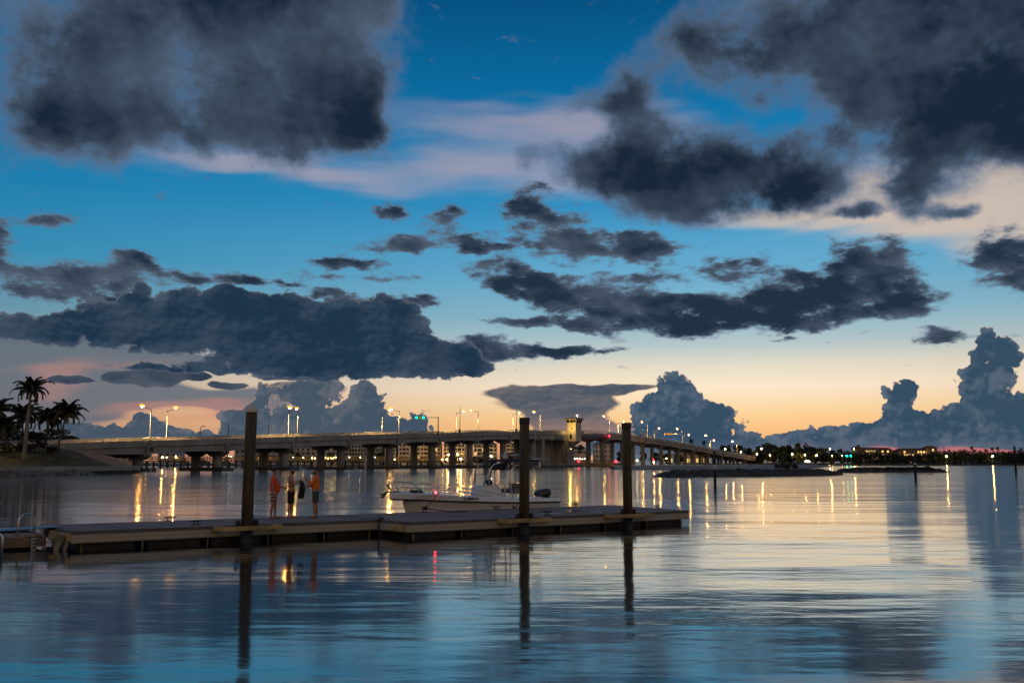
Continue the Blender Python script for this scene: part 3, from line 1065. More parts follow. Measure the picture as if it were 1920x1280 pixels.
# girders, one per span, set back under the slab and deeper over the piers
spans = list(range(-1, 9)) + [LEAF[1]] + [11.72 + 1.105 * i for i in range(10)]
for i, ka in enumerate(spans):
    kb = ka + 1.0 if ka < 9 else (spans[i + 1] if i + 1 < len(spans) else 22.0)
    if ka == 8:
        kb = 9.1
    ka2 = max(ka, K0) + 0.012
    mb = MB()
    for d0 in (-0.45, -4.2, -8.0, -11.8, -15.2):
        rings = []
        for j in range(7):
            q = j / 6
            k = ka2 + (kb - 0.024 - ka2) * q
            dep = 1.62 + 0.35 * abs(2 * q - 1) ** 2
            zt, zb = parapet(k) - 1.60, parapet(k) - 1.60 - dep
            rings.append([tuple(bp(k, d0, zt)), tuple(bp(k, d0 + 0.0, zb)), tuple(bp(k, d0 - 0.6, zb)), tuple(bp(k, d0 - 0.6, zt))])
        mb.loft(rings, closed=True, cap0=True, cap1=True)
    mb.build('girder', M['concrete'], br, world=True)
# piers
pier_ks = [0, 1, 2, 3, 4, 5, 6, 7, 8] + [10.9] + [11.72 + 1.105 * i for i in range(0, 9)]
for k in pier_ks:
    zt = parapet(k) - 3.5
    wall = k > 11
    capm = MB()
    cap_h = 1.5 if k < 8 else 1.2
    for half in ((-0.2, -7.4), (-8.6, -15.8)) if not wall else ((-0.2, -15.8),):
        a, b = bp(k, half[0]), bp(k, half[1])
        mid = (a + b) / 2
        L = (b - a).length
        poly = [(-L / 2, 0.0), (-L / 2, -0.55), (-L / 4.2, -cap_h), (L / 4.2, -cap_h), (L / 2, -0.55), (L / 2, 0.0)]
        rings = []
        for t in (-1.0, 1.0):
            rings.append([tuple(mid + BN * x + BD * t + Vector((0, 0, zt + z))) for x, z in poly])
        capm.loft(rings, closed=True, cap0=True, cap1=True)
    pier = capm.build('pier', M['concrete_pier'], br, world=True)
    # stub of the cap that shows between two girders on the fascia
    e = bp(k, -0.12, parapet(k) - 2.65)
    MB().box(e, (1.3, 0.55, 2.3), BROT).build('cap_end', M['concrete_pier'], pier, world=True)
    cols = (-3.8, -12.2) if not wall else (-2.2, -8.0, -13.8)
    for d in cols:
        c = bp(k, d)
        if wall:
            MB().box((c.x, c.y, (zt - 1.0) / 2 - 0.2), (1.5, 1.7, zt - 0.2), BROT).build('column', M['concrete_pier'], pier, world=True)
        else:
            MB().lathe([(1.35, -1.0), (1.35, zt - cap_h + 0.1)], (c.x, c.y, 0), 16).build('column', M['concrete_pier'], pier, world=True, smooth=True)
    if not wall:
        c = bp(k, -8.0, 0.25)
        MB().box(c, (4.6, 17.0, 1.3), BROT).build('footing', M['concrete_wet'], pier, world=True)
# the big pier that houses the counterweight, with a dark opening in its side
zt = parapet(8.7) - 1.8
bpier = MB()
for ka, kb, d0, d1, z0, z1 in ((8.12, 8.22, -0.6, -15.4, -1, zt), (9.02, 9.30, 0.4, -16.4, -1, zt + 0.4), (8.22, 9.02, -7.0, -15.4, -1, zt), (8.22, 9.02, -0.6, -7.0, zt - 2.4, zt),
                                (8.22, 9.02, -0.6, -7.0, -1, 1.6)):
    a, b = bp(ka, d0), bp(kb, d1)
    c = (a + b) / 2
    bpier.box((c.x, c.y, (z0 + z1) / 2), ((kb - ka) * SPAN, abs(d1 - d0), z1 - z0), BROT)
bpo = bpier.build('bascule_pier', M['concrete_pier'], br, world=True)
c = bp(8.7, -8, 0.3)
MB().box(c, (1.5 * SPAN, 22, 1.4), BROT).build('footing', M['concrete_wet'], bpo, world=True)
c = bp(8.78, -0.35, zt - 1.1)
MB().box(c, (0.35 * SPAN, 0.25, 1.8), BROT).build('blue_panel', M['steel_blue'], bpo, world=True)
# the opening leaf: blue steel, reddish lower chord, tall railing posts
leaf = MB()
ks = deck_run(LEAF[0] - 0.45, LEAF[1] - 0.01, 0.2)
leaf.loft([[tuple(bp(k, d, parapet(k) + z)) for d, z in ((-0.4, -0.9), (-0.4, -2.3), (-1.2, -2.5), (-14.8, -2.5), (-15.6, -2.3), (-15.6, -0.9))] for k in ks], closed=True, cap0=True, cap1=True)
lo = leaf.build('bascule_leaf', M['steel_blue'], br, world=True)
mb = MB()
for d in (-0.9, -15.1):
    mb.loft([[tuple(bp(k, d + x, parapet(k) + z)) for x, z in ((-0.4, -2.52), (0.4, -2.52), (0.4, -4.2 + (k - 9.3) * 1.0), (-0.4, -4.2 + (k - 9.3) * 1.0))] for k in ks], closed=True, cap0=True, cap1=True)
mb.build('main_girder', M['steel_red'], lo, world=True)
mb = MB()
for d in (-0.5, -15.5):
    for h in (0.2, 0.6):
        mb.tube([bp(k, d, parapet(k) + h) for k in ks], 0.05, 5)
    for i in range(18):
        k = ks[0] + (ks[-1] - ks[0]) * i / 17
        mb.tube([bp(k, d, parapet(k) - 1.0), bp(k, d, parapet(k) + (0.85 if i % 3 else 1.1))], 0.10, 4)
mb.build('leaf_railing', M['steel_dark'], lo, world=True)
for k, d, z, nm in ((10.87, 0.35, -1.6, 'navigation_light'),):
    p = bp(k, d, parapet(k) + z)
    MB().ball(p, 0.45, 8, 6).build(nm, M['red_nav'], br, world=True)
# abutment at the bank
c = bp(-1.13, -8)
MB().box((c.x, c.y, 2.8), (4.0, 16.4, 6.0), BROT).build('abutment', M['concrete'], br, world=True)
c = bp(22.1, -8)
MB().box((c.x, c.y, 2.2), (5.0, 16.4, 6.6), BROT).build('abutment', M['concrete'], br, world=True)

# ---------------------------------------------------------------- bridge tender's tower
tk = 9.16
tb = bp(tk, 2.2)
tw = thing('tender_tower', 'square bridge tender tower with flared window cabin above the opening span', 'tower', (tb.x, tb.y, 0), BROT)
TZ = 12.4
MB().box((0, 0, TZ + 4.2), (6.0, 4.6, 8.4)).build('shaft', M['wall_cream'], tw)
cor = MB()
cor.loft([[(-1.5, 1.9, TZ - 3.2), (1.5, 1.9, TZ - 3.2), (1.5, 2.2, TZ - 3.2), (-1.5, 2.2, TZ - 3.2)],
          [(-3.0, -2.3, TZ), (3.0, -2.3, TZ), (3.0, 2.3, TZ), (-3.0, 2.3, TZ)]], closed=True, cap0=True, cap1=True)
cor.build('corbel', M['concrete_pier'], tw)
MB().box((0, 0, TZ + 7.15), (6.4, 5.0, 0.35)).build('ledge', M['wall_cream'], tw)
cab = MB()
for (z0, e0, z1, e1) in ((8.4, 0.0, 8.9, 0.1), (10.3, 0.55, 10.7, 0.7)):
    cab.loft([[(-3 - e0, -2.3 - e0, TZ + z0), (3 + e0, -2.3 - e0, TZ + z0), (3 + e0, 2.3 + e0, TZ + z0), (-3 - e0, 2.3 + e0, TZ + z0)],
              [(-3 - e1, -2.3 - e1, TZ + z1), (3 + e1, -2.3 - e1, TZ + z1), (3 + e1, 2.3 + e1, TZ + z1), (-3 - e1, 2.3 + e1, TZ + z1)]], closed=True, cap0=True, cap1=True)
for x in (-3, -1, 1, 3):
    for y in (-2.3, 2.3):
        cab.tube([(x, y, TZ + 8.85), (x * 1.18, y * 1.24, TZ + 10.35)], 0.14, 4)
for y in (-0.8, 0.8):
    for x in (-3, 3):
        cab.tube([(x, y, TZ + 8.85), (x * 1.18, y * 1.1, TZ + 10.35)], 0.14, 4)
cabo = cab.build('cabin', M['wall_cream'], tw)
gl = MB()
gl.loft([[(-2.95, -2.25, TZ + 8.9), (2.95, -2.25, TZ + 8.9), (2.95, 2.25, TZ + 8.9), (-2.95, 2.25, TZ + 8.9)],
         [(-3.45, -2.7, TZ + 10.3), (3.45, -2.7, TZ + 10.3), (3.45, 2.7, TZ + 10.3), (-3.45, 2.7, TZ + 10.3)]], closed=True)
gl.build('window_band', M['window'], cabo)
MB().box((0, 0, TZ + 10.95), (8.6, 6.8, 0.45)).build('roof', M['roof_grey'], tw)
for y, z, w, h in ((-0.2, 6.3, 0.7, 0.8), (0.4, 2.2, 1.2, 2.4)):
    MB().box((-3.02, y, TZ + z), (0.1, w, h)).build('window', M['window'], tw)
MB().ball((0.0, 2.0, TZ - 3.6), 0.25, 6, 5).build('under_lamp', M['warm'], tw)
MB().tube([(-3.0, -0.6, TZ + 8.0), (-6.2, -0.6, TZ + 6.9)], 0.06, 5).ball((-6.2, -0.6, TZ + 6.9), 0.2, 6, 5).build('wall_lamp', M['steel'], tw)
fl = bpy.data.lights.new('wall_lamp_beam', 'POINT')
fl.energy, fl.color, fl.shadow_soft_size = 1000.0, (1.0, 0.64, 0.16), 0.2
flo = bpy.data.objects.new('wall_lamp_beam', fl)
COL.objects.link(flo)
flo.parent = tw
flo.location = (-6.2, -0.6, TZ + 6.4)

# ---------------------------------------------------------------- street lamps on the bridge
ORD = ['first', 'second', 'third', 'fourth', 'fifth', 'sixth', 'seventh', 'eighth', 'ninth', 'tenth', 'eleventh']


def make_lamp():
    t = thing('street_lamp', 'x', 'street lamp')
    MB().lathe([(0.24, 0.0), (0.24, 0.5), (0.14, 0.6), (0.10, 8.6)], n=8).build('pole', M['steel'], t, smooth=True)
    arm = [(0, 0, 8.5)] + [(2.9 * math.sin(a), 0, 8.5 + 1.15 * (1 - math.cos(a))) for a in [math.pi / 2 * i / 6 for i in range(1, 7)]]
    MB().tube(arm, [0.09] * 3 + [0.07] * (len(arm) - 3), 6).build('arm', M['steel'], t, smooth=True)
    h = MB()
    h.ball((3.35, 0, 9.72), 0.5, 10, 6, s=(1.25, 0.55, 0.34))
    ho = h.build('lamp_head', M['steel'], t, smooth=True)
    MB().ball((3.40, 0, 9.50), 0.70, 10, 8, s=(1.1, 0.9, 0.55)).build('halo_bowl', M['halo_bowl'], ho, smooth=True)  # oversized bowl added round the bulb, its glow paints an amber halo
    MB().ball((3.40, 0, 9.14), 0.20, 8, 6).build('bulb', M['sodium'], ho, smooth=True)
    # the lamp's downward beam on the roadway
    ld_ = bpy.data.lights.new('lamp_beam', 'SPOT')
    ld_.energy = 15000.0
    ld_.color = (1.0, 0.60, 0.20)
    ld_.spot_size = R(150)
    ld_.spot_blend = 0.5
    ld_.shadow_soft_size = 0.3
    lo_ = bpy.data.objects.new('lamp_beam', ld_)
    COL.objects.link(lo_)
    lo_.parent = t
    lo_.location = (3.40, 0, 8.9)
    return t


lamp0 = make_lamp()
near_k = [-2.05, 0, 2.05, 4.0, 6.0, 8.0, 10.9, 12.9, 15.1, 17.2, 19.5]
far_k = [0.73, 2.57, 4.44, 6.35, 8.15, 10.45, 12.75, 14.87, 16.96, 19.0]
used = False
for side, ks, d, rot in (('near', near_k, 0.25, BROT + math.pi / 2), ('far', far_k, -B_WIDTH - 0.25, BROT - math.pi / 2)):
    for i, k in enumerate(ks):
        loc = bp(k, d, parapet(k) - 0.3)
        if side == 'near':
            lab = ('lit street lamp on the near railing of the bridge, %s from the palm bank' % ORD[i - 1]) if i else 'lit street lamp beside the road before the bridge'
        else:
            lab = 'lit street lamp on the far railing of the bridge, %s from the palm bank' % ORD[i]
        if not used:
            lamp0.location = loc
            lamp0.rotation_euler = (0, 0, rot)
            tag(lamp0, lab, group='street lamps along the bridge')
            used = True
        else:
            copy_thing(lamp0, loc, rot, lab, 'street lamps along the bridge')
        MB().box(loc - Vector((0, 0, 0.35)) - BN * (0.1 if side == 'near' else -0.1), (0.9, 0.7, 0.5), BROT).build('lamp_bracket', M['concrete'], br, world=True)

# unlit masts of the raised crossing gates beside the opening span
def gate(k, d, h, lab, thick=0.16):
    b = bp(k, d, parapet(k) - 0.9)
    t = thing('crossing_gate', lab, 'crossing gate', b, BROT, 'raised crossing gates')
    MB().box((0, 0, 1.0), (0.9, 0.7, 2.2)).build('gate_box', M['steel_dark'], t, bevel=0.05)
    MB().tube([(0, 0, 1.6), (0.15, 0, h * 0.5), (0.35, 0, h)], [thick, thick * 0.8, thick * 0.5], 5).build('gate_arm', M['yellow_paint'], t)
    return t


gate(5.55, -0.9, 11.0, 'raised crossing gate arm beside the pair of lamps right of the signal')
gate(7.25, -0.9, 13.0, 'leaning raised crossing gate arm left of the middle piling')
gate(10.75, -15.0, 10.5, 'raised yellow crossing gate arm just right of the tender tower')
gate(12.6, -0.9, 15.0, 'tall thin crossing gate arm above the bent bracket past the tower')
c = bp(12.95, 0.1, parapet(12.95))
lb = thing('bent_bracket', 'bent steel bracket leaning over the parapet past the tower', 'bracket', c)
MB().tube([c + Vector((0, 0, -1.8)), c + Vector((-0.6, 0, 0.6)), c + Vector((-2.6, -0.4, 1.7)), c + Vector((-3.6, -0.5, 2.4))], [0.7, 0.55, 0.35, 0.3], 6).build('bracket_arm', M['timber'], lb, world=True)


# mast-arm traffic signals
def signal(k, d, arm, lit, lab, ax):
    b = bp(k, d, parapet(k) - 0.9)
    t = thing('traffic_signal', lab, 'traffic signal', b)
    MB().lathe([(0.22, 0), (0.17, 7.2)], n=8).build('pole', M['steel_dark'], t, smooth=True)
    MB().tube([(0, 0, 6.8), tuple(Vector(ax) * arm + Vector((0, 0, 6.8)))], [0.15, 0.10], 6).build('mast_arm', M['steel_dark'], t)
    for q in (0.68, 1.0):
        p = Vector(ax) * (arm * q) + Vector((0, 0, 6.75))
        hd = MB().box(p, (0.75, 0.6, 1.1)).build('signal_head', M['steel_dark'] if lit else M['yellow_paint'], t, bevel=0.05)
        MB().ball(p + Vector((0.05, -0.42, 0.0)), 0.34, 8, 6).build('signal_lens', M['green_lamp'] if lit else M['steel_dark'], hd)
    p = Vector(ax) * (arm * 0.84) + Vector((0, 0, 6.75))
    MB().box(p, (2.0, 0.12, 0.9)).build('sign_plate', M['yellow_paint'], t)
    return t


signal(4.93, 0.1, 8.2, True, 'traffic signal arm with two green lights over the bridge', (-1, -0.1, 0))
signal(15.25, 0.1, 12.5, False, 'dark traffic signal arm over the descending end of the bridge', (-1, -0.1, 0))

# dolphin lights and the timber fender that guides boats through the channel
fd = thing('channel_fender', 'yellowish timber fender rail in the boat channel under the opening span', 'fender', (33.0, 505, 0))
mb = MB()
for z in (0.8, 1.9, 2.9):
    mb.box((40, 505, z), (22, 0.5, 0.45))
mb.build('waler', M['bracket'], fd, world=True)
for i in range(12):
    MB().lathe([(0.3, -1), (0.3, 3.4)], (29.4 + i * 1.95, 505.5, 0), 8).build('fender_pile', M['bracket'], fd, world=True)
for x, lab in ((33.6, 'red'), (52.3, 'red')):
    MB().ball((x, 504.6, 3.0 if x < 40 else 2.7), 0.5 if x < 40 else 0.62, 8, 6).build('navigation_light', M['red_nav'], fd, world=True)

# ====================================================================== floating docks
DROT = R(37.0)
DU = Vector((math.cos(DROT), math.sin(DROT), 0))
DV = Vector((-math.sin(DROT), math.cos(DROT), 0))
W0 = Vector((-3.3, 32.2, 0))
A0 = W0 + DV * 1.9
DZ = 0.5                                      # deck height above the water


def make_cleat(parent, x, y, z=DZ, rot=0.0):
    mb = MB()
    mb.box((0, 0, 0.012), (0.30, 0.07, 0.024))
    for s in (-0.065, 0.065):
        mb.tube([(s, 0, 0.02), (s * 0.9, 0, 0.11)], 0.020, 6)
    mb.tube([(-0.21, 0, 0.135), (-0.12, 0, 0.122), (0.12, 0, 0.122), (0.21, 0, 0.135)], [0.014, 0.024, 0.024, 0.014], 6)
    o = mb.build('cleat', M['steel_dark'], parent, smooth=True)
    o.location = (x, y, z)
    o.rotation_euler = (0, 0, rot)
    return o


def dock_frame(t, poly, n_front, n_side, side_front=True):
    """Deck, fascia boards all round, black floats with gaps between them and pale struts."""
    z = DZ
    MB().prism(poly, z - 0.05, z).build('decking', M['deck'], t)
    fa, rb = MB(), MB()
    m = len(poly)
    cen = Vector((sum(p[0] for p in poly) / m, sum(p[1] for p in poly) / m, 0))
    for i in range(m):
        a, b = Vector((*poly[i], 0)), Vector((*poly[(i + 1) % m], 0))
        d = b - a
        nrm = Vector((d.y, -d.x, 0)).normalized()
        if nrm.dot((a + b) / 2 - cen) < 0:
            nrm = -nrm
        an = math.atan2(d.y, d.x)
        c = (a + b) / 2 + nrm * 0.03
        fa.box((c.x, c.y, z - 0.20), (d.length + 0.118, 0.055, 0.25), an)
        c = (a + b) / 2 + nrm * 0.022
        rb.box((c.x, c.y, z - 0.035), (d.length + 0.06, 0.075, 0.075), an)
    fa.build('fascia', M['fascia'], t)
    rb.build('rub_rail', M['rub'], t)
    xs = [p[0] for p in poly]
    ys = [p[1] for p in poly]
    x0, x1, y0, y1 = min(xs), min(max(xs), sorted(xs)[-2]), min(ys), max(ys)
    L = (x1 - x0) / n_front
    for i in range(n_front):
        for j in range(n_side):
            Wd = (y1 - y0) / n_side
            MB().box((x0 + L * (i + 0.5), y0 + Wd * (j + 0.5), -0.04), (L - 0.34, Wd - 0.42, 0.60)).build('float', M['float'], t, bevel=0.03)
    for i in range(n_front + 1):
        xx = min(max(x0 + L * i, x0 + 0.25), x1 - 0.25)
        MB().box((xx, y0 + 0.12, 0.08), (0.045, 0.06, 0.5)).build('strut', M['strut'], t)
    return t


dk = thing('wide_dock', 'wide end section of the floating dock with two square-topped pilings', 'dock', W0, DROT)
dock_frame(dk, [(0, 0), (12.8, 0), (13.8, 5.4), (0, 5.4)], 6, 2)
for x, y, r in ((3.82, 5.15, 0.3), (11.36, 5.1, 0.1), (5.95, 0.32, 0.0), (12.95, 1.77, 1.3), (7.2, 5.12, 0.0)):
    make_cleat(dk, x, y, rot=r)
MB().box((-0.06, 0.55, 0.31), (0.06, 0.85, 0.20)).build('corner_plate', M['bracket'], dk)

nd = thing('narrow_dock', 'narrow section of the floating dock on which three people stand', 'dock', A0, DROT)
dock_frame(nd, [(-9.6, 0), (-0.04, 0), (-0.04, 3.46), (-9.6, 3.46)], 5, 1)
for x, y, r in ((-5.9, 3.25, 0.0), (-5.9, 0.8, 0.2)):
    make_cleat(nd, x, y, rot=r)
MB().box((-9.68, 0.4, 0.33), (0.16, 0.8, 0.22)).build('end_block', M['bracket'], nd, bevel=0.02)
MB().box((-9.70, 2.2, 0.33), (0.16, 1.2, 0.20)).build('end_block', M['bracket'], nd, bevel=0.02)

MB().box((0.02, -0.10, 0.22), (0.16, 0.14, 0.72)).build('hinge_post', M['steel_dark'], nd, bevel=0.01)
jp = A0 + DU * -4.43 + DV * 0.16
jug = thing('container', 'small blue container half hidden behind the cone-capped piling', 'container', (jp.x, jp.y, DZ))
MB().lathe([(0.10, 0.0), (0.12, 0.03), (0.12, 0.24), (0.09, 0.29), (0.03, 0.31), (0.03, 0.35)], n=14).build('body', mat('blue_plastic', (0.03, 0.12, 0.28), 0.4, 0.1, 6.0), jug, smooth=True)
MB().tube([(-0.07, 0, 0.28), (-0.05, 0, 0.36), (0.05, 0, 0.36), (0.07, 0, 0.28)], 0.012, 6).build('handle', M['rubber'], jug)

# puddles left on the wide deck
mb = MB()
pr = random.Random(3)
for (cx, cy, a, b) in ((7.2, 1.6, 0.55, 0.10), (7.9, 3.0, 0.5, 0.12), (8.2, 1.1, 0.16, 0.10), (9.2, 2.6, 0.5, 0.14), (9.3, 1.5, 0.3, 0.1), (8.4, 2.0, 0.22, 0.1)):
    n = 18
    mb.add([(cx + math.cos(6.283 * i / n) * a * pr.uniform(0.7, 1.2), cy + math.sin(6.283 * i / n) * b * 2.2 * pr.uniform(0.7, 1.2), 0.004) for i in range(n)], [tuple(range(n))])
M['puddle'] = mat('puddle', (0.02, 0.02, 0.02), 0.03, 0.0)
po = mb.build('puddle', M['puddle'])
po.location = W0 + Vector((0, 0, DZ))
po.rotation_euler = (0, 0, DROT)
tag(po, kind='structure')

# landing float at the left edge with its hinge plate and ladder hoops
ld = thing('landing_float', 'dark landing float with two bent tube ladder rails at the end of the dock', 'dock', A0, DROT)
lz = 0.40
MB().prism([(-16.5, 0.9), (-10.15, 0.9), (-10.15, 3.3), (-16.5, 3.3)], lz - 0.05, lz).build('decking', M['deck'], ld)
MB().prism([(-16.6, -1.6), (-11.75, -1.6), (-11.75, 0.45), (-16.6, 0.45)], lz - 0.13, lz - 0.08).build('lower_decking', M['deck'], ld)
mb = MB()
mb.box((-13.3, 0.86, lz - 0.2), (6.3, 0.06, 0.26)).box((-14.2, -1.64, lz - 0.25), (4.9, 0.06, 0.22)).box((-11.72, -0.6, lz - 0.25), (0.06, 2.1, 0.22)).box((-10.13, 2.1, lz - 0.2), (0.06, 2.4, 0.26))
mb.build('fascia', M['timber'], ld)
MB().box((-13.4, 2.1, -0.05), (5.8, 2.0, 0.5)).build('float', M['float'], ld)
MB().box((-14.4, -0.6, -0.06), (4.3, 1.7, 0.44)).build('float', M['float'], ld)
mb = MB()
mb.loft([[(-12.3, 1.9, lz + 0.02), (-12.3, 3.0, lz + 0.02)], [(-9.5, 1.9, DZ + 0.03), (-9.5, 3.0, DZ + 0.03)]])
mb.loft([[(-12.3, 1.9, lz + 0.005), (-12.3, 3.0, lz + 0.005)], [(-9.5, 1.9, DZ + 0.015), (-9.5, 3.0, DZ + 0.015)]])
mb.build('hinge_plate', M['steel'], ld)


def hoop(x0, x1, y0, y1, zb, h, rad=0.024):
    pts = [(x0, y0, zb - 0.35), (x0, y0, zb + h - 0.22)]
    for i in range(1, 12):
        a = math.pi * i / 12
        q = (1 - math.cos(a)) / 2
        pts.append((x0 + (x1 - x0) * q, y0 + (y1 - y0) * q, zb + h - 0.22 + 0.22 * math.sin(a)))
    pts += [(x1, y1, zb + h - 0.22), (x1, y1, zb - 0.35)]
    MB().tube(pts, rad, 8).build('ladder_rail', M['alu'], ld, smooth=True)


hoop(-10.82, -10.35, 0.95, 1.25, lz, 0.58)
hoop(-12.6, -11.68, -1.62, -1.7, lz - 0.1, 0.42, 0.03)
MB().box((-10.45, 0.72, 0.16), (0.14, 0.03, 0.34)).build('gauge_board', M['wall_grey'], ld)
for i in range(3):
    MB().box((-10.43, 0.70, 0.06 + i * 0.10), (0.08, 0.012, 0.045)).build('gauge_mark', M['black_paint'], ld)
for x, y, z, sx, sz in ((-10.0, 0.25, 0.34, 0.36, 0.20), (-9.98, 0.12, 0.10, 0.12, 0.42), (-9.80, 0.1, 0.02, 0.09, 0.5)):
    MB().box((x, y, z), (sx, 0.22, sz), Matrix.Rotation(0.25, 3, 'Y')).build('hinge_timber', M['strut'], ld, bevel=0.02)


# guide pilings through brackets at the dock edge
def piling(px, along, base, h, cap, lab, r=0.175, lean=0.0):
    p = base + DU * along - DV * 0.27
    t = thing('dock_piling', lab, 'piling', (p.x, p.y, 0))
    t.rotation_euler = (R(0.3), R(lean), 0)
    prof = [(r * 1.02, -2.0), (r * 1.03, 0.36)]
    MB().lathe(prof, n=20).build('wet_foot', M['piling_wet'], t, smooth=True)
    MB().lathe([(r, 0.36), (r * 1.0, h * 0.55), (r * 0.97, h)], n=20).build('shaft', M['piling'], t, smooth=True)
    if cap == 'cone':
        MB().lathe([(r * 1.12, h - 0.06), (r * 1.13, h + 0.02), (r * 0.6, h + 0.12), (0.01, h + 0.22)], n=20).build('cone_cap', M['cap_white'], t)
    else:
        MB().lathe([(r * 1.03, h - 0.22), (r * 1.05, h + 0.01), (r * 0.2, h + 0.02)], n=20).build('flat_cap', M['cap_dark'], t, smooth=False)
    br_ = MB()
    br_.box((0, -0.27, DZ - 0.06), (1.55, 0.07, 0.13)).box((-0.62, 0.02, DZ - 0.06), (0.3, 0.55, 0.13)).box((0.62, 0.02, DZ - 0.06), (0.3, 0.55, 0.13))
    return t


piling(473, -4.72, A0, 3.98, 'cone', 'piling with a white cone cap beside the three people', lean=0.7)
piling(983, 4.45, W0, 3.92, 'flat', 'flat-topped piling in front of the boat', lean=0.25)
piling(1175, 9.34, W0, 3.86, 'flat', 'flat-topped piling at the far end of the wide dock', lean=-0.3)
for base, along, own in ((A0, -4.72, nd), (W0, 4.45, dk), (W0, 9.34, dk)):
    x, y = along, -0.27
    b = MB()
    b.box((x + 0.05, y - 0.24, DZ - 0.07), (2.0, 0.08, 0.13))
    b.box((x - 0.86, y + 0.02, DZ - 0.07), (0.26, 0.43, 0.128)).box((x + 0.95, y + 0.02, DZ - 0.07), (0.26, 0.43, 0.128))
    g = b.build('pile_guide', M['bracket'], own)
    for dx in (-0.29, 0.29):
        MB().lathe([(0.05, -0.10), (0.085, -0.04), (0.085, 0.04), (0.05, 0.10)], (x + dx, y - 0.02, DZ + 0.06), 12).build('guide_roller', M['rubber'], g)

# ====================================================================== the boat
S0 = W0 + DV * 5.4 + DU * 14.25 + DV * 1.75 - DU * 0.0
boat_pos = Vector((1.38, 44.46, 0))
bt = thing('motor_boat', 'white centre console motor boat with a T-top and bow rail', 'boat', boat_pos, DROT + math.pi)
ST = [  # x, half beam at the gunwale, gunwale height, half beam at the stripe, stripe height, half beam at the chine, chine height, keel height
    (0.0, 1.12, 0.88, 1.14, 0.70, 1.02, 0.10, -0.36), (1.0, 1.18, 0.89, 1.20, 0.71, 1.06, 0.10, -0.38), (2.5, 1.22, 0.93, 1.24, 0.73, 1.06, 0.11, -0.40), (4.0, 1.20, 1.00, 1.20, 0.78, 0.96, 0.15, -0.40),
    (5.2, 1.06, 1.07, 1.02, 0.83, 0.72, 0.22, -0.34), (6.0, 0.84, 1.12, 0.76, 0.87, 0.46, 0.30, -0.22), (6.6, 0.60, 1.16, 0.46, 0.90, 0.22, 0.38, -0.02), (7.0, 0.42, 1.18, 0.20, 0.91, 0.06, 0.50, 0.30), (7.14, 0.36, 1.185, 0.03, 0.915, 0.015, 0.72, 0.66)]
rings = []
for x, bg_, zg, bs, zs, bc, zc, zk in ST:
    half = [(bs, zs), ((bs + bc) / 2 + 0.03, (zs + zc) / 2), (bc, zc), (bc * 0.5, (zc + zk) / 2), (0, zk)]
    rings.append([(x, y, z) for y, z in half] + [(x, -y, z) for y, z in reversed(half[:-1])])
hm = MB().loft(rings, cap0=True)
hull = hm.build('hull', M['hull_cream'], bt, smooth=False)
for poly in hull.data.polygons:
    poly.use_smooth = True
# topside band above the rubbing stripe, overhanging at the bow
TB = [(x, bg_, zg, bs, zs) for x, bg_, zg, bs, zs, *_ in ST[:-2]] + [(7.0, 0.42, 1.18, 0.36, 0.915), (7.45, 0.24, 1.20, 0.20, 0.93), (7.74, 0.05, 1.21, 0.04, 0.945)]
rings = []
for x, bg_, zg, bs, zs in TB:
    half = [(max(bg_ - 0.28, 0.0), zg - 0.02), (max(bg_ - 0.03, 0.01), zg), (bg_, zg - 0.03), (bs + 0.012, zs + 0.012), (max(bs - 0.05, 0), zs)]
    rings.append([(x, y, z) for y, z in half] + [(x, -y, z) for y, z in reversed(half)])
tb_ = MB().loft(rings, cap0=True, cap1=True, closed=True)
tb_.build('gunwale', M['gelcoat'], bt, smooth=False, bevel=0.01)
# cockpit floor, foredeck
MB().loft([[(x, -max(b - 0.1, 0.02), 0.42), (x, max(b - 0.1, 0.02), 0.42)] for x, b, *_ in ST[:7]]).build('cockpit_floor', M['gelcoat'], bt)
MB().loft([[(x, -max(b - 0.06, 0.01), zg - 0.03), (x, 0, zg + 0.05), (x, max(b - 0.06, 0.01), zg - 0.03)] for x, b, zg, *_ in TB[4:]]).build('foredeck', M['gelcoat'], bt, smooth=True)
# stripe
mb = MB()
for sgn in (-1, 1):
    mb.tube([(x, sgn * (bs + 0.035), zs + 0.0) for x, bg_, zg, bs, zs in TB], 0.032, 6)
mb.build('stripe', M['black_paint'], bt)


def text_part(name, body, size, material, parent, loc, rot, shear=0.0, extr=0.004):
    cu = bpy.data.curves.new(name, 'FONT')
    cu.body = body
    cu.size = size
    cu.shear = shear
    cu.extrude = extr
    tmp = bpy.data.objects.new('lettering', cu)
    COL.objects.link(tmp)
    dg = bpy.context.evaluated_depsgraph_get()
    me = bpy.data.meshes.new_from_object(tmp.evaluated_get(dg))
    bpy.data.objects.remove(tmp)
    me.materials.clear()
    me.materials.append(material)
    o = bpy.data.objects.new(name, me)
    COL.objects.link(o)
    o.parent = parent
    o.location = loc
    o.rotation_euler = rot
    return o


# the side that faces the camera is +y in boat coordinates
text_part('registration_number', 'FL 8018 LA', 0.15, M['steel_dark'], bt, (5.0, 1.12, 0.885), (R(86), 0, R(180 - 5)), extr=0.012)
text_part('hull_graphic', '97', 0.50, M['black_paint'], bt, (2.72, 1.225, 0.36), (R(84), 0, R(180)), shear=0.4, extr=0.02)
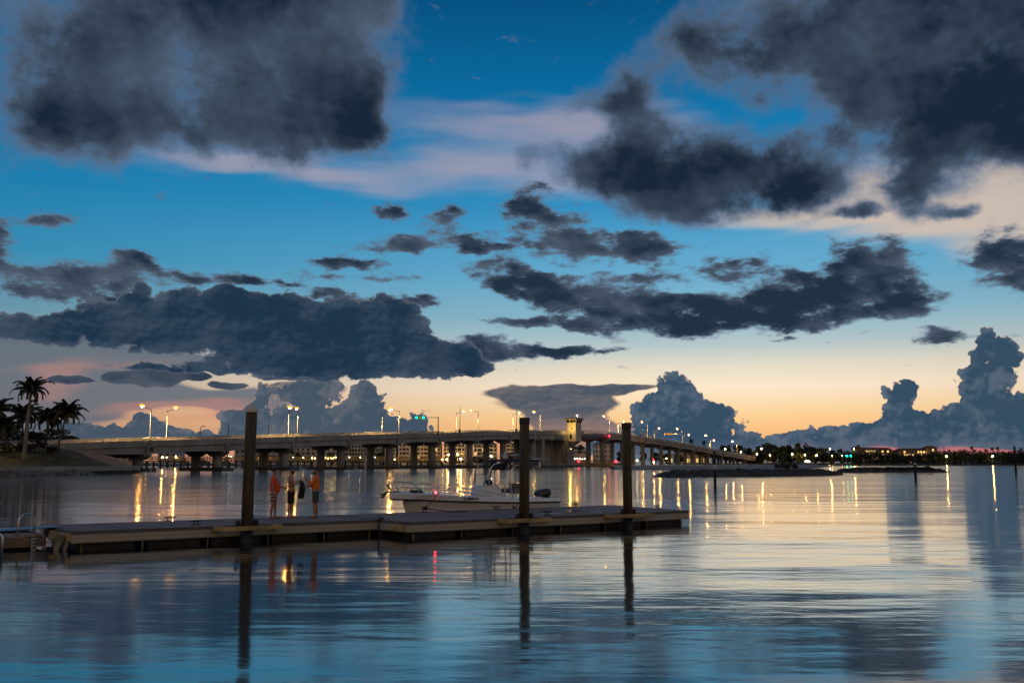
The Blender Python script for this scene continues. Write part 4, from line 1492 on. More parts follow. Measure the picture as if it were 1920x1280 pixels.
# bow rail
rail = []
for x, b, zg, hh in ((2.75, 1.12, 0.95, 0.06), (4.0, 1.10, 1.0, 0.22), (5.2, 0.98, 1.07, 0.33), (6.2, 0.74, 1.13, 0.39), (7.0, 0.44, 1.18, 0.42), (7.72, 0.16, 1.2, 0.44)):
    rail.append((x, b, zg + hh))
full = rail + [(7.80, 0, 1.66)] + [(x, -y, z) for x, y, z in reversed(rail)]
mb = MB().tube(full, 0.019, 6)
mb.tube([(x * 0.985, y, z - 0.20) for x, y, z in rail[1:]], 0.014, 6).tube([(x * 0.985, -y, z - 0.20) for x, y, z in rail[1:]], 0.014, 6)
for sgn in (1, -1):
    for i in range(1, 6):
        x, y, z = rail[i]
        zg = {1: 1.0, 2: 1.07, 3: 1.13, 4: 1.18, 5: 1.2}[i]
        mb.tube([(x - 0.30, sgn * (y + 0.0), zg), (x, sgn * y, z)], 0.015, 6)
    mb.tube([(6.65, sgn * 0.55, 1.16), (6.9, sgn * 0.5, 1.57)], 0.015, 6)
mb.build('bow_rail', M['alu'], bt, smooth=True)
# anchor on the bow roller
an = MB()
an.tube([(7.4, 0, 1.24), (7.9, 0, 1.23), (8.15, 0, 1.12)], 0.03, 6)
an.loft([[(7.86, -0.02, 1.20), (7.86, 0.02, 1.20), (7.86, 0.02, 1.24), (7.86, -0.02, 1.24)], [(8.12, -0.10, 1.0), (8.12, 0.10, 1.0), (8.15, 0.10, 1.03), (8.15, -0.10, 1.03)]], closed=True, cap0=True, cap1=True)
an.loft([[(7.70, -0.02, 1.26), (7.70, 0.02, 1.26), (7.70, 0.02, 1.30), (7.70, -0.02, 1.30)], [(7.92, -0.1, 1.52), (7.92, 0.1, 1.52), (7.88, 0.1, 1.52), (7.88, -0.1, 1.52)]], closed=True, cap0=True, cap1=True)
an.tube([(8.1, -0.22, 1.14), (8.1, 0.22, 1.14)], 0.025, 6)
an.build('anchor', M['steel_dark'], bt)
nl = MB().box((6.18, 0.80, 1.18), (0.14, 0.10, 0.07)).build('light_housing', M['steel_dark'], bt)
MB().ball((6.18, 0.85, 1.20), 0.05, 8, 6).build('bow_light', M['red_lamp'], nl)
hat = MB().box((6.55, 0, 1.24), (0.55, 0.45, 0.10), taper=0.7).build('deck_hatch', M['canvas_dark'], bt, bevel=0.02)
# console with screen and wheel
co = MB()
co.loft([[(2.60, -0.48, 0.42), (3.62, -0.42, 0.42), (3.62, 0.42, 0.42), (2.60, 0.48, 0.42)],
         [(2.62, -0.48, 1.18), (3.62, -0.42, 1.14), (3.62, 0.42, 1.14), (2.62, 0.48, 1.18)],
         [(2.78, -0.46, 1.46), (3.50, -0.40, 1.42), (3.50, 0.40, 1.42), (2.78, 0.46, 1.46)]], closed=True, cap0=True, cap1=True)
con = co.build('console', M['hull_cream'], bt, bevel=0.04)
mb = MB()
for y in (-0.40, 0.40):
    mb.tube([(3.48, y, 1.42), (3.30, y * 0.95, 2.44)], 0.022, 6)
mb.tube([(3.40, -0.39, 1.90), (3.40, 0.39, 1.90)], 0.012, 5)
mb.build('screen_frame', M['canvas_dark'], con)
sc_ = MB()
sc_.loft([[(3.47, -0.38, 1.42), (3.47, 0.38, 1.42)], [(3.36, -0.37, 1.86), (3.36, 0.37, 1.86)]])
sc_.loft([[(3.455, -0.38, 1.42), (3.455, 0.38, 1.42)], [(3.345, -0.37, 1.86), (3.345, 0.37, 1.86)]])
sm = bpy.data.materials.new('clear_screen')
sm.use_nodes = True
pb = sm.node_tree.nodes['Principled BSDF']
pb.inputs['Base Color'].default_value = (0.8, 0.85, 0.85, 1)
pb.inputs['Roughness'].default_value = 0.02
pb.inputs['Alpha'].default_value = 0.25
sc_.build('windscreen', sm, con)
MB().ball((3.05, 0.15, 1.55), 0.16, 10, 8, s=(1, 0.9, 0.85)).build('compass_dome', M['canvas_dark'], con, smooth=True)
wh = MB()
wh.tube([(2.46 + 0.06 * math.cos(a), 0.21 * math.sin(a), 1.18 + 0.19 * math.cos(a)) for a in [6.2832 * i / 20 for i in range(20)]], 0.018, 6, closed=True)
for i in range(3):
    a = 2.094 * i + 0.5
    wh.tube([(2.50, 0, 1.17), (2.46 + 0.06 * math.cos(a), 0.20 * math.sin(a), 1.18 + 0.18 * math.cos(a))], 0.012, 5)
wh.tube([(2.50, 0, 1.17), (2.64, 0, 1.14)], 0.03, 6)
wh.build('steering_wheel', M['steel_dark'], con, smooth=True)
# T-top
mb = MB()
for sgn in (1, -1):
    y = 0.56 * sgn
    mb.tube([(2.60, y, 0.50), (2.50, y, 1.4), (2.42, y, 2.42)], 0.034, 8)
    mb.tube([(2.02, y, 0.50), (2.22, y, 1.35), (2.26, y, 2.0), (2.02, y, 2.24), (1.55, y, 2.36), (0.95, y, 2.42)], 0.034, 8)
    mb.tube([(2.12, y, 0.90), (2.56, y, 0.90)], 0.024, 6)
    mb.tube([(2.20, y, 1.30), (2.52, y, 1.32)], 0.024, 6)
    mb.tube([(3.30, y * 0.9, 1.45), (3.28, y * 0.95, 2.10), (3.1, y, 2.32), (2.45, y, 2.40)], 0.03, 8)
    mb.tube([(2.46, y, 1.9), (2.9, y, 1.45)], 0.02, 6)
    mb.tube([(2.30, y, 2.05), (2.36, y, 2.42)], 0.026, 6)
for x in (0.98, 1.6, 2.42):
    mb.tube([(x, -0.56, 2.42), (x, 0.56, 2.42)], 0.026, 6)
tt = mb.build('t_top_frame', M['alu'], bt, smooth=True)
MB().loft([[(0.72, -0.80, 2.44), (0.72, 0.80, 2.44), (0.72, 0.78, 2.50), (0.72, -0.78, 2.50)], [(2.05, -0.84, 2.45), (2.05, 0.84, 2.45), (2.05, 0.80, 2.53), (2.05, -0.80, 2.53)],
           [(2.78, -0.70, 2.46), (2.78, 0.70, 2.46), (2.78, 0.68, 2.50), (2.78, -0.68, 2.50)]], closed=True, cap0=True, cap1=True).build('t_top_canopy', M['canvas_dark'], bt)
MB().box((2.35, 0.0, 2.22), (0.5, 0.9, 0.30)).build('electronics_box', M['canvas_dark'], bt, bevel=0.03)
mb = MB()
mb.tube([(2.75, 0.62, 2.72), (1.55, 0.66, 2.66), (0.3, 0.70, 2.50)], 0.018, 6).tube([(2.3, -0.62, 2.62), (0.9, -0.66, 2.74), (0.1, -0.70, 2.6)], 0.018, 6)
mb.build('outrigger', M['alu'], bt)
MB().lathe([(0.02, 2.5), (0.09, 2.53), (0.11, 2.62), (0.05, 2.70), (0.05, 2.82), (0.0, 2.84)], (2.16, 0.1, 0), 10).build('antenna_dome', M['cap_white'], bt, smooth=True)
MB().box((0.62, 0.3, 2.36), (0.16, 0.5, 0.40)).build('life_jacket_bag', M['cap_white'], bt, bevel=0.04)
MB().tube([(0.85, 0.5, 2.5), (0.85, 0.5, 4.2)], 0.010, 5).build('whip_antenna', M['cap_white'], bt)
# leaning post, seats
ls = MB().box((1.72, 0, 1.17), (0.50, 1.0, 0.20)).build('seat_cushion', M['vinyl'], bt, bevel=0.04)
MB().box((1.50, 0, 1.33), (0.10, 1.0, 0.34)).build('seat_back', M['vinyl'], bt, bevel=0.03)
mb = MB()
for sx in (1.52, 1.92):
    for sy in (-0.42, 0.42):
        mb.tube([(sx, sy, 0.42), (sx, sy, 1.1)], 0.025, 6)
mb.build('seat_frame', M['alu'], bt)
MB().box((3.92, 0, 0.72), (0.42, 0.8, 0.6)).build('front_seat', M['gelcoat'], bt, bevel=0.05)
# outboard on the transom
om = thing('outboard_motor', 'x', 'outboard')
bpy.data.objects.remove(om)
ob = MB()
ob.loft([[(-0.30, -0.19, 0.90), (0.40, -0.19, 0.90), (0.40, 0.19, 0.90), (-0.30, 0.19, 0.90)], [(-0.36, -0.24, 1.02), (0.52, -0.23, 1.0), (0.52, 0.23, 1.0), (-0.36, 0.24, 1.02)],
         [(-0.34, -0.22, 1.22), (0.44, -0.20, 1.14), (0.44, 0.20, 1.14), (-0.34, 0.22, 1.22)], [(-0.20, -0.14, 1.30), (0.17, -0.14, 1.26), (0.17, 0.14, 1.26), (-0.20, 0.14, 1.30)]], closed=True, cap0=True, cap1=True)
ob.v = [(0.02 + (x - 0.02) * 0.86, y * 0.9, 0.9 + (z - 0.9) * 0.88) for x, y, z in ob.v]
obo = ob.build('outboard_cowl', M['motor'], bt, bevel=0.05)
MB().loft([[(-0.32, -0.10, 0.92), (-0.02, -0.10, 0.92), (-0.02, 0.10, 0.92), (-0.32, 0.10, 0.92)], [(-0.55, -0.07, -0.5), (-0.22, -0.07, -0.5), (-0.22, 0.07, -0.5), (-0.55, 0.07, -0.5)]], closed=True, cap0=True, cap1=True).build('outboard_leg', M['motor'], obo)
mb = MB()
mb.box((0.35, 1.0, 0.94), (0.22, 0.05, 0.04)).box((4.3, 1.08, 1.04), (0.22, 0.05, 0.04))
mb.build('boat_cleat', M['alu'], bt)


def boat_w(x, y, z):
    c, s = math.cos(DROT + math.pi), math.sin(DROT + math.pi)
    return boat_pos + Vector((c * x - s * y, s * x + c * y, z))


def dock_w(x, y, z, o=W0):
    return o + DU * x + DV * y + Vector((0, 0, z))


def sag(a, b, drop, n=10):
    return [a.lerp(b, i / n) - Vector((0, 0, drop * 4 * (i / n) * (1 - i / n))) for i in range(n + 1)]


mb = MB().tube(sag(boat_w(6.05, 0.84, 1.16), dock_w(3.82, 5.15, DZ + 0.13), 0.04), 0.016, 6)
mb.tube([dock_w(3.82, 5.15, DZ + 0.14), dock_w(4.1, 4.9, DZ + 0.10), dock_w(4.6, 4.6, DZ + 0.02), dock_w(5.3, 4.45, DZ + 0.02)], 0.02, 6)
mb.tube([dock_w(3.82 + 0.12 * math.cos(a), 5.15 + 0.05 * math.sin(a), DZ + 0.10 + 0.01 * a) for a in [i * 0.6 for i in range(22)]], 0.018, 5)
tag(mb.build('mooring_line', M['rope']), 'dark mooring line from the boat bow down to a dock cleat', 'rope')
mb = MB().tube(sag(boat_w(0.05, 1.05, 0.78), dock_w(11.36, 5.1, DZ + 0.12), 0.10), 0.013, 6)
mb.tube([dock_w(11.36 + 0.14 * math.cos(a), 5.1 + 0.06 * math.sin(a), DZ + 0.08 + 0.012 * a) for a in [i * 0.6 for i in range(24)]], 0.02, 5)
tag(mb.build('mooring_line', M['rope']), 'dark mooring line from the boat stern to a coil on its cleat', 'rope')


# ====================================================================== people
def skin_mesh(nodes, edges, radii, level=1):
    """Grow one continuous surface round a skeleton of joints (the first node is the root)."""
    me = bpy.data.meshes.new('figure')
    me.from_pydata(nodes, edges, [])
    o = bpy.data.objects.new('figure', me)
    COL.objects.link(o)
    o.modifiers.new('skin', 'SKIN')
    for i, sv in enumerate(me.skin_vertices[0].data):
        r = radii[i]
        sv.radius = r if hasattr(r, '__len__') else (r, r)
        sv.use_root = i == 0
    if level:
        sb = o.modifiers.new('sub', 'SUBSURF')
        sb.levels = sb.render_levels = level
    dg = bpy.context.evaluated_depsgraph_get()
    out = bpy.data.meshes.new_from_object(o.evaluated_get(dg))
    bpy.data.objects.remove(o)
    return out


def limbs(chains, level=2):
    """chains: lists of (name, point, radius); shared names are shared joints."""
    idx, nodes, rad, edges = {}, [], [], []
    for ch in chains:
        prev = None
        for nm, p, r in ch:
            if nm not in idx:
                idx[nm] = len(nodes)
                nodes.append(tuple(p))
                rad.append(r)
            if prev is not None:
                edges.append((prev, idx[nm]))
            prev = idx[nm]
    return skin_mesh(nodes, edges, rad, level)


def link_mesh(name, me, material, parent):
    me.materials.clear()
    me.materials.append(material)
    me.polygons.foreach_set('use_smooth', [True] * len(me.polygons))
    me.name = name
    o = bpy.data.objects.new(name, me)
    COL.objects.link(o)
    o.parent = parent
    return o


def add_to(me, mb):
    """Append shapes to an existing mesh datablock."""
    b = bmesh.new()
    b.from_mesh(me)
    t = bpy.data.meshes.new('t')
    t.from_pydata(mb.v, [], mb.f)
    b.from_mesh(t)
    b.to_mesh(me)
    b.free()
    bpy.data.meshes.remove(t)


def hand(mb, wrist, direction, palm_side, curl=0.6, s=1.0):
    """A palm, four unequal curled fingers and a thumb from the side of the palm."""
    d = Vector(direction).normalized()
    n = Vector(palm_side)
    n = (n - d * n.dot(d)).normalized()
    side = d.cross(n)
    w = Vector(wrist)
    mb.tube([w, w + d * 0.035 * s, w + d * 0.085 * s], [0.026 * s, 0.036 * s, 0.036 * s], 8)
    for k, (off, L) in enumerate(((-0.030, 0.070), (-0.010, 0.082), (0.010, 0.076), (0.029, 0.060))):
        p = w + d * 0.085 * s + side * off * s
        pts = [p - d * 0.02 * s]
        a = 0.1
        q = p
        for seg in range(3):
            pts.append(q)
            a += curl * (0.5 + 0.25 * seg)
            q = q + (d * math.cos(a) + n * math.sin(a)) * L * s / 3
        pts.append(q)
        mb.tube(pts, [0.010 * s, 0.010 * s, 0.009 * s, 0.008 * s, 0.006 * s], 6)
    p = w + d * 0.03 * s - side * 0.034 * s
    mb.tube([p, p - side * 0.022 * s + d * 0.025 * s + n * 0.01 * s, p - side * 0.024 * s + d * 0.058 * s + n * 0.03 * s], [0.012 * s, 0.011 * s, 0.007 * s], 6)


def make_person(label, loc, face, h, skin_m, arms, stance=0.10, belly=0.0, shoulder=1.0, bare=False, lean=0.0, head_turn=0.0):
    """Local axes: +x is where the person faces, +y is their left. arms: elbow and wrist for (left, right)."""
    t = thing('person', label, 'person', loc, face)
    k = h / 1.75
    P3 = lambda x, y, z: Vector((x * k + lean * z * k, y * k, z * k))
    arm_r = 0.046 * k
    hip_y = 0.095
    ft = {}
    chains = []
    spine = [('pelvis', P3(0, 0, 0.93), (0.150 * k * shoulder, (0.115 + belly * 0.4) * k)), ('waist', P3(0.01 + belly * 0.35, 0, 1.08), (0.135 * k * shoulder, (0.105 + belly) * k)),
             ('chest', P3(0.0 + belly * 0.15, 0, 1.26), (0.155 * k * shoulder, (0.115 + belly * 0.5) * k)), ('neck0', P3(-0.015, 0, 1.43), (0.085 * k, 0.075 * k)), ('neck', P3(0.0, 0, 1.50), 0.056 * k),
             ('skull', P3(0.015, 0, 1.60), (0.074 * k, 0.088 * k)), ('crown', P3(0.005, 0, 1.69), (0.070 * k, 0.084 * k))]
    chains.append(spine)
    for s, nm in ((1, 'l'), (-1, 'r')):
        sx = stance * (1 if s > 0 else -1) * 0.6
        hipx = 0.0
        chains.append([spine[0], ('hip' + nm, P3(hipx, s * hip_y, 0.86), 0.092 * k), ('knee' + nm, P3(sx * 0.55 + 0.015, s * (hip_y + 0.01), 0.48), 0.058 * k), ('calf' + nm, P3(sx * 0.8 - 0.012, s * (hip_y + 0.012), 0.34), 0.054 * k),
                       ('ankle' + nm, P3(sx - 0.02, s * (hip_y + 0.015), 0.085), 0.036 * k), ('heel' + nm, P3(sx, s * (hip_y + 0.017), 0.045), 0.036 * k), ('toe' + nm, P3(sx + 0.17, s * (hip_y + 0.035), 0.030), (0.042 * k, 0.022 * k))])
    sh = []
    for s, nm, (el, wr) in ((1, 'l', arms[0]), (-1, 'r', arms[1])):
        shp = P3(-0.01, s * 0.185 * shoulder, 1.40)
        e, w = P3(*el), P3(*wr)
        chains.append([spine[2], ('sh' + nm, shp, 0.060 * k), ('el' + nm, e, 0.042 * k), ('fa' + nm, e.lerp(w, 0.35), 0.041 * k), ('wr' + nm, w, 0.027 * k)])
        sh.append((shp, e, w))
    me = limbs(chains)
    # face: nose, brow, chin, ears, mouth
    mb = MB()
    hz = 1.60
    fx = lambda x, y, z: tuple(P3(x, y, z))
    mb.tube([fx(0.100, 0, 1.625), fx(0.118, 0, 1.60), fx(0.130, 0, 1.578), fx(0.108, 0, 1.568)], [0.010 * k, 0.013 * k, 0.016 * k, 0.010 * k], 6)
    mb.ball(fx(0.085, 0, 1.515), 0.034 * k, 8, 6, s=(1, 1.1, 0.8))
    mb.tube([fx(0.104, -0.024, 1.545), fx(0.110, 0, 1.546), fx(0.104, 0.024, 1.545)], 0.007 * k, 5)
    for s in (1, -1):
        mb.ball(fx(0.0, s * 0.082, 1.59), 0.026 * k, 8, 6, s=(0.7, 0.4, 1.2))
        mb.tube([fx(0.092, s * 0.012, 1.638), fx(0.092, s * 0.045, 1.640)], 0.008 * k, 5)
    for (shp, e, w), s, (dirn, palm, curl) in zip(sh, (1, -1), arms[2]):
        hand(mb, w, dirn, palm, curl, k)
    add_to(me, mb)
    body = link_mesh('body', me, skin_m, t)
    eyes = MB()
    for s in (1, -1):
        eyes.ball(fx(0.088, s * 0.030, 1.612), 0.011 * k, 6, 5)
    eyes.build('eyes', M['hair'], t)
    return t, k, P3, sh


def shirt(t, k, P3, sh, belly, m, sleeve, shoulder=1.0, hem=0.86, long_sleeve=False):
    ch = [[('hem', P3(belly * 0.3, 0, hem), (0.172 * k * shoulder, (0.142 + belly * 0.8) * k)), ('waist', P3(0.01 + belly * 0.38, 0, 1.05), (0.168 * k * shoulder, (0.132 + belly * 1.05) * k)),
           ('chest', P3(belly * 0.15, 0, 1.27), (0.175 * k * shoulder, (0.134 + belly * 0.5) * k)), ('collar', P3(-0.012, 0, 1.44), (0.090 * k, 0.085 * k))]]
    for (s_, e, w), nm in zip(sh, 'lr'):
        c = [ch[0][2], ('s' + nm, s_, 0.078 * k), ('e' + nm, s_.lerp(e, 0.8 if not long_sleeve else 1.0), 0.068 * k if not long_sleeve else 0.058 * k)]
        if long_sleeve:
            c.append(('w' + nm, e.lerp(w, 0.9), 0.044 * k))
        ch.append(c)
    return link_mesh('shirt', limbs(ch), m, t)


def shorts(t, k, P3, stance, m, bottom=0.50, flare=0.094, name='shorts'):
    ch = [[('w', P3(0, 0, 0.99), (0.158 * k, 0.132 * k)), ('p', P3(0, 0, 0.90), (0.166 * k, 0.138 * k))]]
    for s, nm in ((1, 'l'), (-1, 'r')):
        sx = stance * s * 0.6
        ch.append([ch[0][1], ('t' + nm, P3(0.0, s * 0.098, 0.78), 0.112 * k), ('b' + nm, P3(sx * 0.5, s * 0.106, bottom), flare * k)])
    return link_mesh(name, limbs(ch, 2), m, t)


def head_cover(t, k, P3, m, beard=False, name='hair'):
    mb = MB()
    c = P3(-0.012, 0, 1.655)
    n, rows = 14, 7
    vs, fs = [], []
    for i in range(rows + 1):
        th = math.pi * 0.60 * i / rows
        for j in range(n):
            a = 2 * math.pi * j / n
            front = max(0.0, math.cos(a))
            tt = th * (1 - 0.34 * front)
            vs.append((c.x + 0.108 * k * math.sin(tt) * math.cos(a), c.y + 0.090 * k * math.sin(tt) * math.sin(a), c.z + 0.105 * k * math.cos(tt)))
    for i in range(rows):
        for j in range(n):
            fs.append((i * n + j, (i + 1) * n + j, (i + 1) * n + (j + 1) % n, i * n + (j + 1) % n))
    mb.add(vs, fs)
    o = mb.build(name, m, t, smooth=True)
    if beard:
        b = MB()
        b.loft([[tuple(P3(0.03 + 0.075 * math.cos(a), 0.078 * math.sin(a), z + 0.02 * (1 - math.cos(a)))) for a in [R(-100 + 20 * q) for q in range(11)]] for z in (1.565, 1.535, 1.50, 1.478)])
        b.build('beard', M['hair'], t, smooth=True)
    return o


def flip_flops(t, k, P3, stance, m):
    for s in (1, -1):
        sx = stance * s * 0.6
        c = P3(sx + 0.085, s * 0.122, 0.008)
        MB().ball((c.x, c.y, 0.010), 0.145 * k, 12, 6, s=(1, 0.36, 0.07)).build('flip_flop', m, t, smooth=True)


FACE_R = R(8)                                  # facing right in the picture
deck_z = DZ
# 1: orange-red T-shirt, striped shorts
p1 = at(512.5, 971.5, deck_z)
ar = (((0.03, 0.25, 1.13), (0.20, 0.20, 1.00)), ((-0.02, -0.26, 1.12), (0.02, -0.25, 0.86)), (((1, -0.1, 0.1), (0, -1, 0), 0.4), ((0.1, 0, -1), (1, 0, 0), 0.5)))
ar = (((0.08, 0.26, 1.14), (0.30, 0.20, 1.05)), ((-0.03, -0.26, 1.12), (0.02, -0.25, 0.86)), ar[2])
t, k, P3, sh = make_person('person in an orange-red T-shirt and red and white striped shorts', p1, FACE_R, 1.71, M['skin'], ar, 0.10, 0.07, 1.06)
shirt(t, k, P3, sh, 0.075, M['shirt_red'], 0.5, 1.08, 0.84)
M['stripes'] = bpy.data.materials.new('striped_cloth')
M['stripes'].use_nodes = True
nt = M['stripes'].node_tree
N = Nodes(nt)
tcx = N.new('ShaderNodeTexCoord')
sx_ = N.new('ShaderNodeSeparateXYZ')
nt.links.new(tcx.outputs['Object'], sx_.inputs[0])
f = N.math('GREATER_THAN', N.math('FRACT', N.math('DIVIDE', sx_.outputs[2], 0.105)), 0.48)
nt.links.new(N.mix(f, (0.52, 0.46, 0.42, 1), (0.20, 0.02, 0.02, 1)), nt.nodes['Principled BSDF'].inputs['Base Color'])
nt.nodes['Principled BSDF'].inputs['Roughness'].default_value = 0.85
shorts(t, k, P3, 0.10, M['stripes'], 0.55, 0.098)
head_cover(t, k, P3, M['hair'])
flip_flops(t, k, P3, 0.10, M['flipflop'])
# 2: bare-chested, blue cap, black shorts, holding a dark cloth
p2 = at(544.5, 970.0, deck_z)
ar = (((0.06, 0.25, 1.15), (0.28, 0.13, 1.25)), ((0.05, -0.25, 1.15), (0.27, -0.14, 1.22)), (((1, -0.2, 0), (0, 0, -1), 0.9), ((1, 0.2, 0), (0, 0, -1), 0.9)))
t2, k2, P32, sh2 = make_person('bare-chested person in a blue cap and black shorts holding out a dark garment', p2, FACE_R, 1.76, M['skin_tan'], ar, 0.08, 0.015, 1.04, bare=True)
shorts(t2, k2, P32, 0.08, M['shorts_black'], 0.44, 0.092)
co_ = head_cover(t2, k2, P32, M['cap_blue'], True, 'cap')
MB().loft([[tuple(P32(0.085 + 0.0 * q, y, 1.685)) for q, y in ((0, -0.07), (0, 0.0), (0, 0.07))], [tuple(P32(x, y, 1.668)) for x, y in ((0.15, -0.055), (0.19, 0.0), (0.15, 0.055))]]).build('cap_brim', M['cap_blue'], co_)
cl = MB()
pr = random.Random(5)
rings = []
for i in range(9):
    q = i / 8
    z = 1.27 - 0.62 * q
    w, dp = 0.055 + 0.045 * math.sin(q * 2.2), 0.16 + 0.03 * math.sin(q * 5)
    rings.append([tuple(P32(0.33 + 0.035 * math.sin(q * 3) + w * math.cos(a) * (1 + 0.25 * math.sin(3 * a + q * 4)), dp * math.sin(a) * (1 + 0.2 * math.cos(4 * a + q * 3)), z)) for a in [6.2832 * j / 14 for j in range(14)]])
cl.loft(rings, closed=True, cap0=True, cap1=True)
clo = cl.build('garment', M['cloth_black'], smooth=True)
clo.location = p2
clo.rotation_euler = (0, 0, FACE_R)
tag(clo, 'dark garment hanging from the hands of the bare-chested person', 'garment')
# 3: orange long-sleeved shirt, grey shorts, gesturing
p3 = at(590.5, 970.5, deck_z)
ar = (((0.14, 0.24, 1.16), (0.31, 0.20, 1.30)), ((0.06, -0.25, 1.12), (0.33, -0.20, 1.06)), (((0.6, 0, 1), (0, -1, 0), 0.15), ((1, 0.1, 0.05), (0, 1, 0), 0.9)))
t3, k3, P33, sh3 = make_person('bearded person in an orange long-sleeved shirt and dark grey shorts', p3, FACE_R + math.pi, 1.74, M['skin'], ar, 0.06, 0.02, 1.05, lean=-0.01)
shirt(t3, k3, P33, sh3, 0.02, M['shirt_orange'], 0.5, 1.03, 0.92, True)
shorts(t3, k3, P33, 0.06, M['shorts_grey'], 0.50, 0.096)
head_cover(t3, k3, P33, M['hair'], True)
flip_flops(t3, k3, P33, 0.06, M['flipflop'])

# ====================================================================== far land, beach, breakwaters
def shelf(name, front, back, m, h=1.4):
    """Low land lofted from a shoreline to a line behind it."""
    rows = []
    for a, b in zip(front, back):
        a, b = Vector((*a, 0)), Vector((*b, 0))
        d = b - a
        row = []
        for q, z in ((0, -0.4), (0.02, 0.35 * h), (0.06, 0.8 * h), (0.2, h), (1, h * 1.05)):
            p = a + d * q
            row.append((p.x, p.y, z))
        rows.append(row)
    return tag(MB().loft(rows).build(name, m, smooth=True), kind='structure')


fr = [(-420, 560), (-300, 600), (-200, 612), (-100, 608), (-20, 612), (30, 606), (62, 615), (80, 700)]
bk = [(-900, 1600), (-600, 1600), (-400, 1600), (-200, 1600), (0, 1600), (60, 1600), (120, 1600), (200, 1600)]
shelf('far_shore', fr, bk, M['earth'])
fr = [(196, 758), (225, 752), (262, 768), (330, 772), (420, 765), (520, 772), (640, 760), (800, 740)]
bk = [(230, 1700), (320, 1700), (430, 1700), (560, 1700), (700, 1700), (900, 1700), (1150, 1700), (1500, 1700)]
shelf('right_shore', fr, bk, M['earth'])
fr = [(33, 322), (44, 306), (62, 302), (84, 304), (98, 330), (130, 420), (178, 560), (230, 748)]
bk = [(50, 520), (58, 540), (70, 560), (84, 590), (100, 620), (130, 680), (160, 720), (196, 790)]
shelf('beach', fr, bk, M['sand'], 0.75)
# grassy embankment that carries the road down from the far end of the bridge
rows = []
for i in range(9):
    k = 21.4 + i * 0.7
    z = max(1.5, parapet(k) - 0.9)
    rows.append([tuple(bp(k, d, zz)) for d, zz in ((16, 1.2), (6, 1.4 + (z - 1.4) * 0.55), (0.6, z), (-B_WIDTH, z))])
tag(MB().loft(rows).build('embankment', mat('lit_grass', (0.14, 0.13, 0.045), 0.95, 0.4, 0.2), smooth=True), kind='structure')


def breakwater(name, cl, wid, hgt, seed):
    """Low ridge of dumped rock."""
    r = random.Random(seed)
    pts = resample([Vector((*p, 0)) for p in cl], 0.9)
    n = len(pts)
    rows = []
    for i, p in enumerate(pts):
        q = i / (n - 1)
        end = min(1.0, min(q, 1 - q) * 7 + 0.12)
        d = (pts[min(i + 1, n - 1)] - pts[max(i - 1, 0)]).normalized()
        nn = Vector((d.y, -d.x, 0))
        row = []
        for j in range(15):
            a = -1 + 2 * j / 14
            z = hgt * end * (1 - a * a) - 0.25 + (r.uniform(-0.26, 0.26) if 0 < j < 14 else 0)
            pp = p + nn * (a * wid * (0.45 + 0.55 * end) + r.uniform(-0.3, 0.3))
            row.append((pp.x, pp.y, z))
        rows.append(row)
    o = MB().loft(rows).build(name, M['rock_dark'])
    return tag(o, kind='structure')


def line_at(pts):
    return [tuple(at(u, v, 0.1).xy) for u, v in pts]


breakwater('rock_bank', line_at([(1243, 893), (1290, 891.5), (1400, 891), (1500, 889.5), (1575, 888.5)]), 4.6, 1.25, 1)
breakwater('rock_bank', line_at([(1572, 884.6), (1650, 884.0), (1720, 884.2), (1778, 884.8)]), 5.5, 1.3, 2)

# ====================================================================== plants
def leaf_cloud(mb, cen, rad, n, size, r, squash=0.8, mi=0):
    for _ in range(n):
        while True:
            p = Vector((r.uniform(-1, 1), r.uniform(-1, 1), r.uniform(-1, 1)))
            if 0.15 < p.length < 1:
                break
        p = p * (0.55 + 0.45 * r.random()) / max(p.length, 0.45) if r.random() < 0.5 else p
        c = Vector(cen) + Vector((p.x * rad[0], p.y * rad[1], p.z * rad[2]))
        a = Vector((r.gauss(0, 1), r.gauss(0, 1), r.gauss(0, 0.7))).normalized()
        b = a.cross(Vector((r.gauss(0, 1), r.gauss(0, 1), r.gauss(0, 1)))).normalized()
        s = size * r.uniform(0.6, 1.3)
        mb.add([c - a * s, c + b * s * 0.55, c + a * s, c - b * s * 0.55], [(0, 1, 2, 3)], mi)


def tree_thing(name, label, loc, h, rad, seed, leaf, n=420, size=0.45, trunk=0.3, group=None, clumps=9, low=0.35):
    r = random.Random(seed)
    t = thing(name, label, 'tree', loc, group=group)
    mb = MB()
    top = h * 0.6
    mb.tube([(0, 0, -0.3), (0.1 * trunk, 0, top * 0.5), (0.3 * trunk, 0.1, top)], [trunk, trunk * 0.8, trunk * 0.45], 7)
    cens = []
    for i in range(clumps):
        a = 6.283 * i / clumps + r.uniform(-0.4, 0.4)
        q = r.uniform(0.25, 0.8)
        z = h * r.uniform(low + 0.1, 0.86)
        k = 1 - 0.5 * abs(z / h - 0.55)
        c = (math.cos(a) * rad * q * k, math.sin(a) * rad * q * k, z)
        cens.append(c)
        mb.tube([(0.1, 0, top * r.uniform(0.5, 0.9)), (c[0] * 0.55, c[1] * 0.55, z * 0.9), c], [trunk * 0.4, trunk * 0.25, trunk * 0.08], 5)
    cens.append((0, 0, h * 0.82))
    mb.build('trunk', M['trunk_dark'], t)
    cr = MB()
    for c in cens:
        leaf_cloud(cr, c, (rad * r.uniform(0.34, 0.5), rad * r.uniform(0.34, 0.5), h * r.uniform(0.11, 0.19)), n // len(cens), size, r)
    cr.build('crown', leaf, t)
    return t


